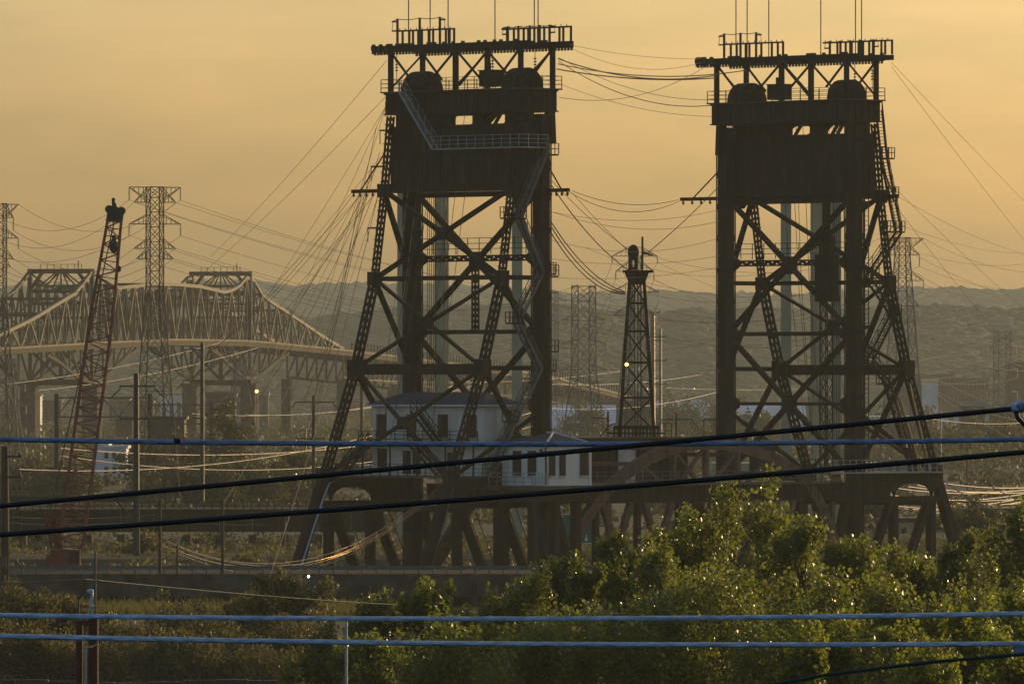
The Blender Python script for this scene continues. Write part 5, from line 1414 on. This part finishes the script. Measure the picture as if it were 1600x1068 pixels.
# catenary over the elevated tracks, left
for i, (py, Y) in enumerate([(786, 950), (790, 955), (796, 958), (803, 945), (812, 940), (780, 965)]):
    a = P(-40, py, Y); b = P(250, py+rs.uniform(-1, 2), Y+14); c = P(500, py, Y+22)
    for k, (p_, q_) in enumerate(((a, b), (b, c))):
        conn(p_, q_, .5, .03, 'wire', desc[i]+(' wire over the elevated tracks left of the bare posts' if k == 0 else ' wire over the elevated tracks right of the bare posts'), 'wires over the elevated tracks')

# bright small lamps the photo shows lit
def lamp_post(px, py, Y, mt, label, r, h0=0.0):
    p = P(px, py, Y); root = empty('street_lamp', (p.x, p.y, 0), label, 'lamp', 'lit lamps on the flats')
    MB().tube([(p.x, p.y+.2, h0), (p.x, p.y+.2, p.z+.3)], .07, 5).build('post', M['dark'], root)
    MB().ball(p, r, 8, 6).build('lit_head', M[mt], root)
lamp_post(482, 900, 695, 'lampw', 'small dazzling white lamp at the foot of the left lift tower', .085)
lamp_post(401, 611, 1900, 'lampo', 'amber lamp glowing under the distant truss bridge', .36)
for px, py, Y, lb in ((463, 740, 1180, 'left of the deck of the left tower'), (1012, 607, 3000, 'in the haze right of the mast'), (1085, 607, 3000, 'in the haze just left of the right lift tower')):
    lamp_post(px, py, Y, 'lampo', 'small warm light '+lb, .06 if Y < 1500 else .15)

# overhead road sign behind the trestle
def road_sign():
    Y = 980.0
    x0, x1 = XP(859, Y), XP(925, Y); z0, z1 = ZP(848, Y), ZP(803, Y)
    root = empty('overhead_road_sign', ((x0+x1)/2, Y, 0), 'green overhead road sign with shield and down arrow seen between the trestle posts', 'road sign')
    MB().box(((x0+x1)/2, Y, (z0+z1)/2), (x1-x0, .12, z1-z0)).build('panel', M['signgreen'], root)
    m = MB()
    for a, b in (((x0, z0), (x1, z0)), ((x0, z1), (x1, z1)), ((x0, z0), (x0, z1)), ((x1, z0), (x1, z1))): m.beam((a[0], Y-.08, a[1]), (b[0], Y-.08, b[1]), .07)
    m.build('border', M['signwhite'], root)
    cx, cz = XP(873, Y), ZP(820, Y)
    MB().prism([(cx-.42, Y-.1, cz+.35), (cx-.42, Y-.1, cz-.1), (cx, Y-.1, cz-.5), (cx+.42, Y-.1, cz-.1), (cx+.42, Y-.1, cz+.35), (cx, Y-.1, cz+.45)], (0, .03, 0)).build('shield', M['signblue'], root)
    m = MB()
    rr = random.Random(2)
    for row, (zc, hh, xa, xb) in enumerate(((831, .34, 866, 884), (831, .34, 903, 914), (806, .2, 868, 880))):
        x = XP(xa, Y)
        while x < XP(xb, Y):
            w_ = rr.uniform(.1, .2)
            m.box((x, Y-.1, ZP(zc, Y)), (.05, .03, hh)); m.box((x+w_*.5, Y-.1, ZP(zc, Y)+rr.choice((-1, 0, 1))*hh*.42), (w_, .03, .05)); x += .28
    tag(m.build('lettering', M['signwhite'], root), kind='stuff')
    for ax_ in (877, 916):
        a, z = XP(ax_, Y), ZP(841, Y)
        MB().beam((a, Y-.1, z+.45), (a, Y-.1, z-.1), .09).prism([(a-.25, Y-.12, z), (a+.25, Y-.12, z), (a, Y-.12, z-.35)], (0, .04, 0)).build('arrow', M['signwhite'], root)
    MB().beam((x0-2, Y+.3, z1-.4), (x1+2, Y+.3, z1-.4), .25).build('gantry_bar', M['galv'], root)
    for x in (x0-2, x1+2): MB().beam((x, Y+.3, 0), (x, Y+.3, z1), .3).build('gantry_post', M['galv'], root)
road_sign()

# bird in flight above the right tower
b = P(1380, 64, 780); bird = empty('bird', b, 'small dark bird in flight above the right lift tower', 'bird')
MB().ball(b, .09, 8, 6, .8).tube([b+Vector((-.22, 0, 0)), b+Vector((.2, 0, .02))], .07, 6, .03).build('body', M['dark'], bird)
for s in (-1, 1):
    MB().prism([b+Vector((s*.03, -.09, .02)), b+Vector((s*.03, .1, .02)), b+Vector((s*.38, .06, .14)), b+Vector((s*.42, -.02, .15))], (0, 0, .02)).build('wing', M['dark'], bird)

# ------------------------------------------------------------------ the near cables, forty metres off
def near_cable(pts, Y, r, m, label, grp='cables crossing close to the camera'):
    """pts: where the cable hangs; it runs on past both sides of the view"""
    xs = [p[0] for p in pts]; ys = [p[1] for p in pts]
    cf = np.polyfit(xs, ys, 2 if len(pts) > 2 else 1)
    q = [P(x, float(np.polyval(cf, x)), Y) for x in np.arange(-300, 1901, 55)]
    o = MB().tube(q, r, 12).build('overhead_cable', m, smooth=True)
    return tag(o, label, 'cable', grp)
near_cable([(0, 686), (860, 693.5), (1600, 686)], 46, .0138, M['cableblue'], 'steel-blue cable crossing the whole photo at the height of the white cabin')
near_cable([(0, 960.5), (860, 966), (1600, 958)], 44, .0128, M['cablelight'], 'upper of the two pale blue cables crossing near the bottom')
near_cable([(0, 993), (900, 1006), (1600, 1005)], 44, .0135, M['cablelight'], 'lower of the two pale blue cables crossing near the bottom')
near_cable([(0, 790), (800, 714), (1586, 638)], 40, .0120, M['cableblack'], 'upper black cable rising to the clamp at the right edge')
near_cable([(0, 835), (800, 774), (1600, 706)], 40, .0125, M['cableblack'], 'lower black cable rising to the right in front of the lift bridge')
o = MB().tube([P(1150, 1078, 42), P(1300, 1052, 42), P(1450, 1034, 42), P(1600, 1021, 42), P(1760, 1010, 42), P(1900, 1004, 42)], .009, 10).build('overhead_cable', M['cablegreen'], smooth=True)
tag(o, 'dark green thin cable in the bottom right corner', 'cable', 'cables crossing close to the camera')
for px, py, Y, w_, mt in ((277, 688.7, 46, 5, 'cableblack'), (1076, 689.5, 46, 3, 'cableblack'), (706, 966, 44, 7, 'cablelight'), (1320, 1006.5, 44, 6, 'cablelight')):
    k = Y/F; o = MB().tube([P(px-w_, py, Y), P(px+w_, py, Y)], 4.9*k, 10).build('cable_collar', M[mt]); tag(o, 'small %s collar on the cable %s' % ('dark' if mt == 'cableblack' else 'pale blue', {277: 'above the left poles', 1076: 'below the beacon mast roof', 706: 'near the bottom, left of centre', 1320: 'near the bottom at the right'}[px]), 'collar')
def clamp():
    Y = 40; c = P(1590, 636, Y); root = empty('cable_clamp', c, 'blue-grey cable clamp on the upper black cable at the right edge', 'clamp')
    k = Y/F
    MB().tube([c+Vector((-10*k, 0, -1*k)), c+Vector((-2*k, 0, 0)), c+Vector((8*k, 0, 3*k))], 7*k, 10, 11*k).build('clamp_body', M['cablelight'], root, smooth=True)
    MB().ball(c+Vector((6*k, -3*k, 1*k)), 9*k, 12, 8).build('clamp_head', M['cableblue'], root, smooth=True)
    MB().tube([c+Vector((-3*k, -2*k, -5*k)), c+Vector((0, -3*k, -16*k)), c+Vector((9*k, -2*k, -26*k)), c+Vector((18*k, 0, -36*k))], 4.4*k, 8, 3*k).build('clamp_tail', M['dark'], root, smooth=True)
    for d in (0, 9): MB().tube([c+Vector((d*k, -12*k, 2*k)), c+Vector((d*k, 10*k, 2*k))], 3*k, 6).build('bolt', M['galv'], root)
clamp()
c = P(1592, 1014, 44); k = 44/F; root = empty('cable_clamp', c, 'small dark clamp on the lower pale blue cable at the right edge', 'clamp')
MB().box(c+Vector((4*k, 0, 0)), (26*k, 12*k, 13*k)).build('clamp_body', M['cableblue'], root)
MB().tube([c+Vector((-9*k, -7*k, 2*k)), c+Vector((-9*k, 7*k, 2*k))], 3*k, 6).build('bolt', M['galv'], root)

# thin pale post, and the red-brown pole top, nearer than the bridge
M['trimgrey'] = mat('weathered_white', (0.35, 0.37, 0.38), 0.6, noise=0.15)
p = P(541, 968, 260); root = empty('slim_post', (p.x, 260, 0), 'slim pale grey post rising to the lower cables left of centre', 'post')
MB().tube([(p.x, 260, 0), (p.x, 260, p.z)], .045, 8).build('shaft', M['trimgrey'], root)
MB().ball((p.x, 260, p.z), .06, 8, 5).build('cap', M['galv'], root)
def pole_top():
    Y = 230.0; k = Y/F
    root = empty('twin_pole', (XP(136, Y), Y, 0), 'red-brown twin wooden pole with a metal strap and a thin mast on top', 'pole')
    for px, tp, w_ in ((124, 968, 11), (146, 964, 15)):
        x = XP(px, Y); zt = ZP(tp, Y)
        m = MB(); m.tube([(x, Y, 0), (x, Y, zt-3*k), (x, Y, zt)], w_*k*.54, 12, w_*k*.50); m.build('shaft', M['redwood'], root)
    MB().box((XP(135, Y), Y-8*k, ZP(972, Y)), (14*k, 4*k, 8*k)).build('spacer_block', M['redwood'], root)
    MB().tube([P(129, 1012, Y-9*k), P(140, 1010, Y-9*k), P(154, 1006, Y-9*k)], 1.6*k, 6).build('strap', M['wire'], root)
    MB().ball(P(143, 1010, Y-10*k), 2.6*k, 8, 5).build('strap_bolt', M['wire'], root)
    MB().tube([P(134, 1012, Y-9*k), P(134, 1090, Y-9*k)], 2.2*k, 8).build('conduit', M['trimgrey'], root)
    MB().tube([P(149, 964, Y), P(149, 862, Y)], 1.5*k, 6).build('rod', M['dark'], root)
    MB().tube([P(123, 966, Y), P(123, 934, Y)], 1.4*k, 6).build('rod', M['dark'], root)
    MB().tube([P(123, 936, Y), P(132, 922, Y), P(134, 905, Y)], 1.3*k, 6).build('jumper', M['dark'], root)
    ins = MB().tube([P(139, 960, Y), P(143, 945, Y), P(144, 925, Y)], 3*k, 8, 2*k).ball(P(141, 923, Y), 5.5*k, 10, 6, .7).build('insulator', M['cablelight'], root, smooth=True)
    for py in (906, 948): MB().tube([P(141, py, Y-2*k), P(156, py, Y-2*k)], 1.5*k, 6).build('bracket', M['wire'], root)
pole_top()
run('service_wire', ((-100, 914), (134, 904)), 225, 230, 1, .012, M['cableblack'], 'thin black wire from the left edge to the top of the red-brown pole', 'service wires at the lower left')
run('service_wire', ((134, 904), (620, 944)), 230, 300, 3, .012, M['cableblack'], 'thin black wire from the red-brown pole to the right', 'service wires at the lower left')
# fittings on the tall poles
p = P(214, 906, 878); o = MB().tube([P(218, 886, 878), P(218, 912, 878)], .14, 6).build('riser_pipe', M['trim']); tag(o, 'white riser pipe at the foot of the tall steel pole', 'pipe')
o = MB().ball(P(200, 890, 878), .22, 8, 6).ball(P(209, 889, 878), .2, 8, 6).beam(P(196, 884, 878), P(214, 884, 878), .1).build('floodlight', M['galv']); tag(o, 'pair of round floodlights low on the tall steel pole', 'floodlight')
o = MB().box(P(3, 878, 699), (.75, .3, .95)).build('control_box', M['concrete']); tag(o, 'pale control box on the thick brown pole at the left edge', 'box')
# ------------------------------------------------------------------ haze
hz = MB().box((0, 5700, 67), (17000, 11500, 137))
hm = bpy.data.materials.new('haze'); hm.use_nodes = True
hn = hm.node_tree; hn.nodes.clear()
pv = hn.nodes.new('ShaderNodeVolumePrincipled'); ho = hn.nodes.new('ShaderNodeOutputMaterial')
pv.inputs['Color'].default_value = (0.80, 0.84, 0.76, 1)
pv.inputs['Density'].default_value = 7.2e-5
pv.inputs['Anisotropy'].default_value = 0.1
hn.links.new(pv.outputs['Volume'], ho.inputs['Volume'])
h = hz.build('haze', hm, origin=(0, 5700, -1)); tag(h, kind='stuff')
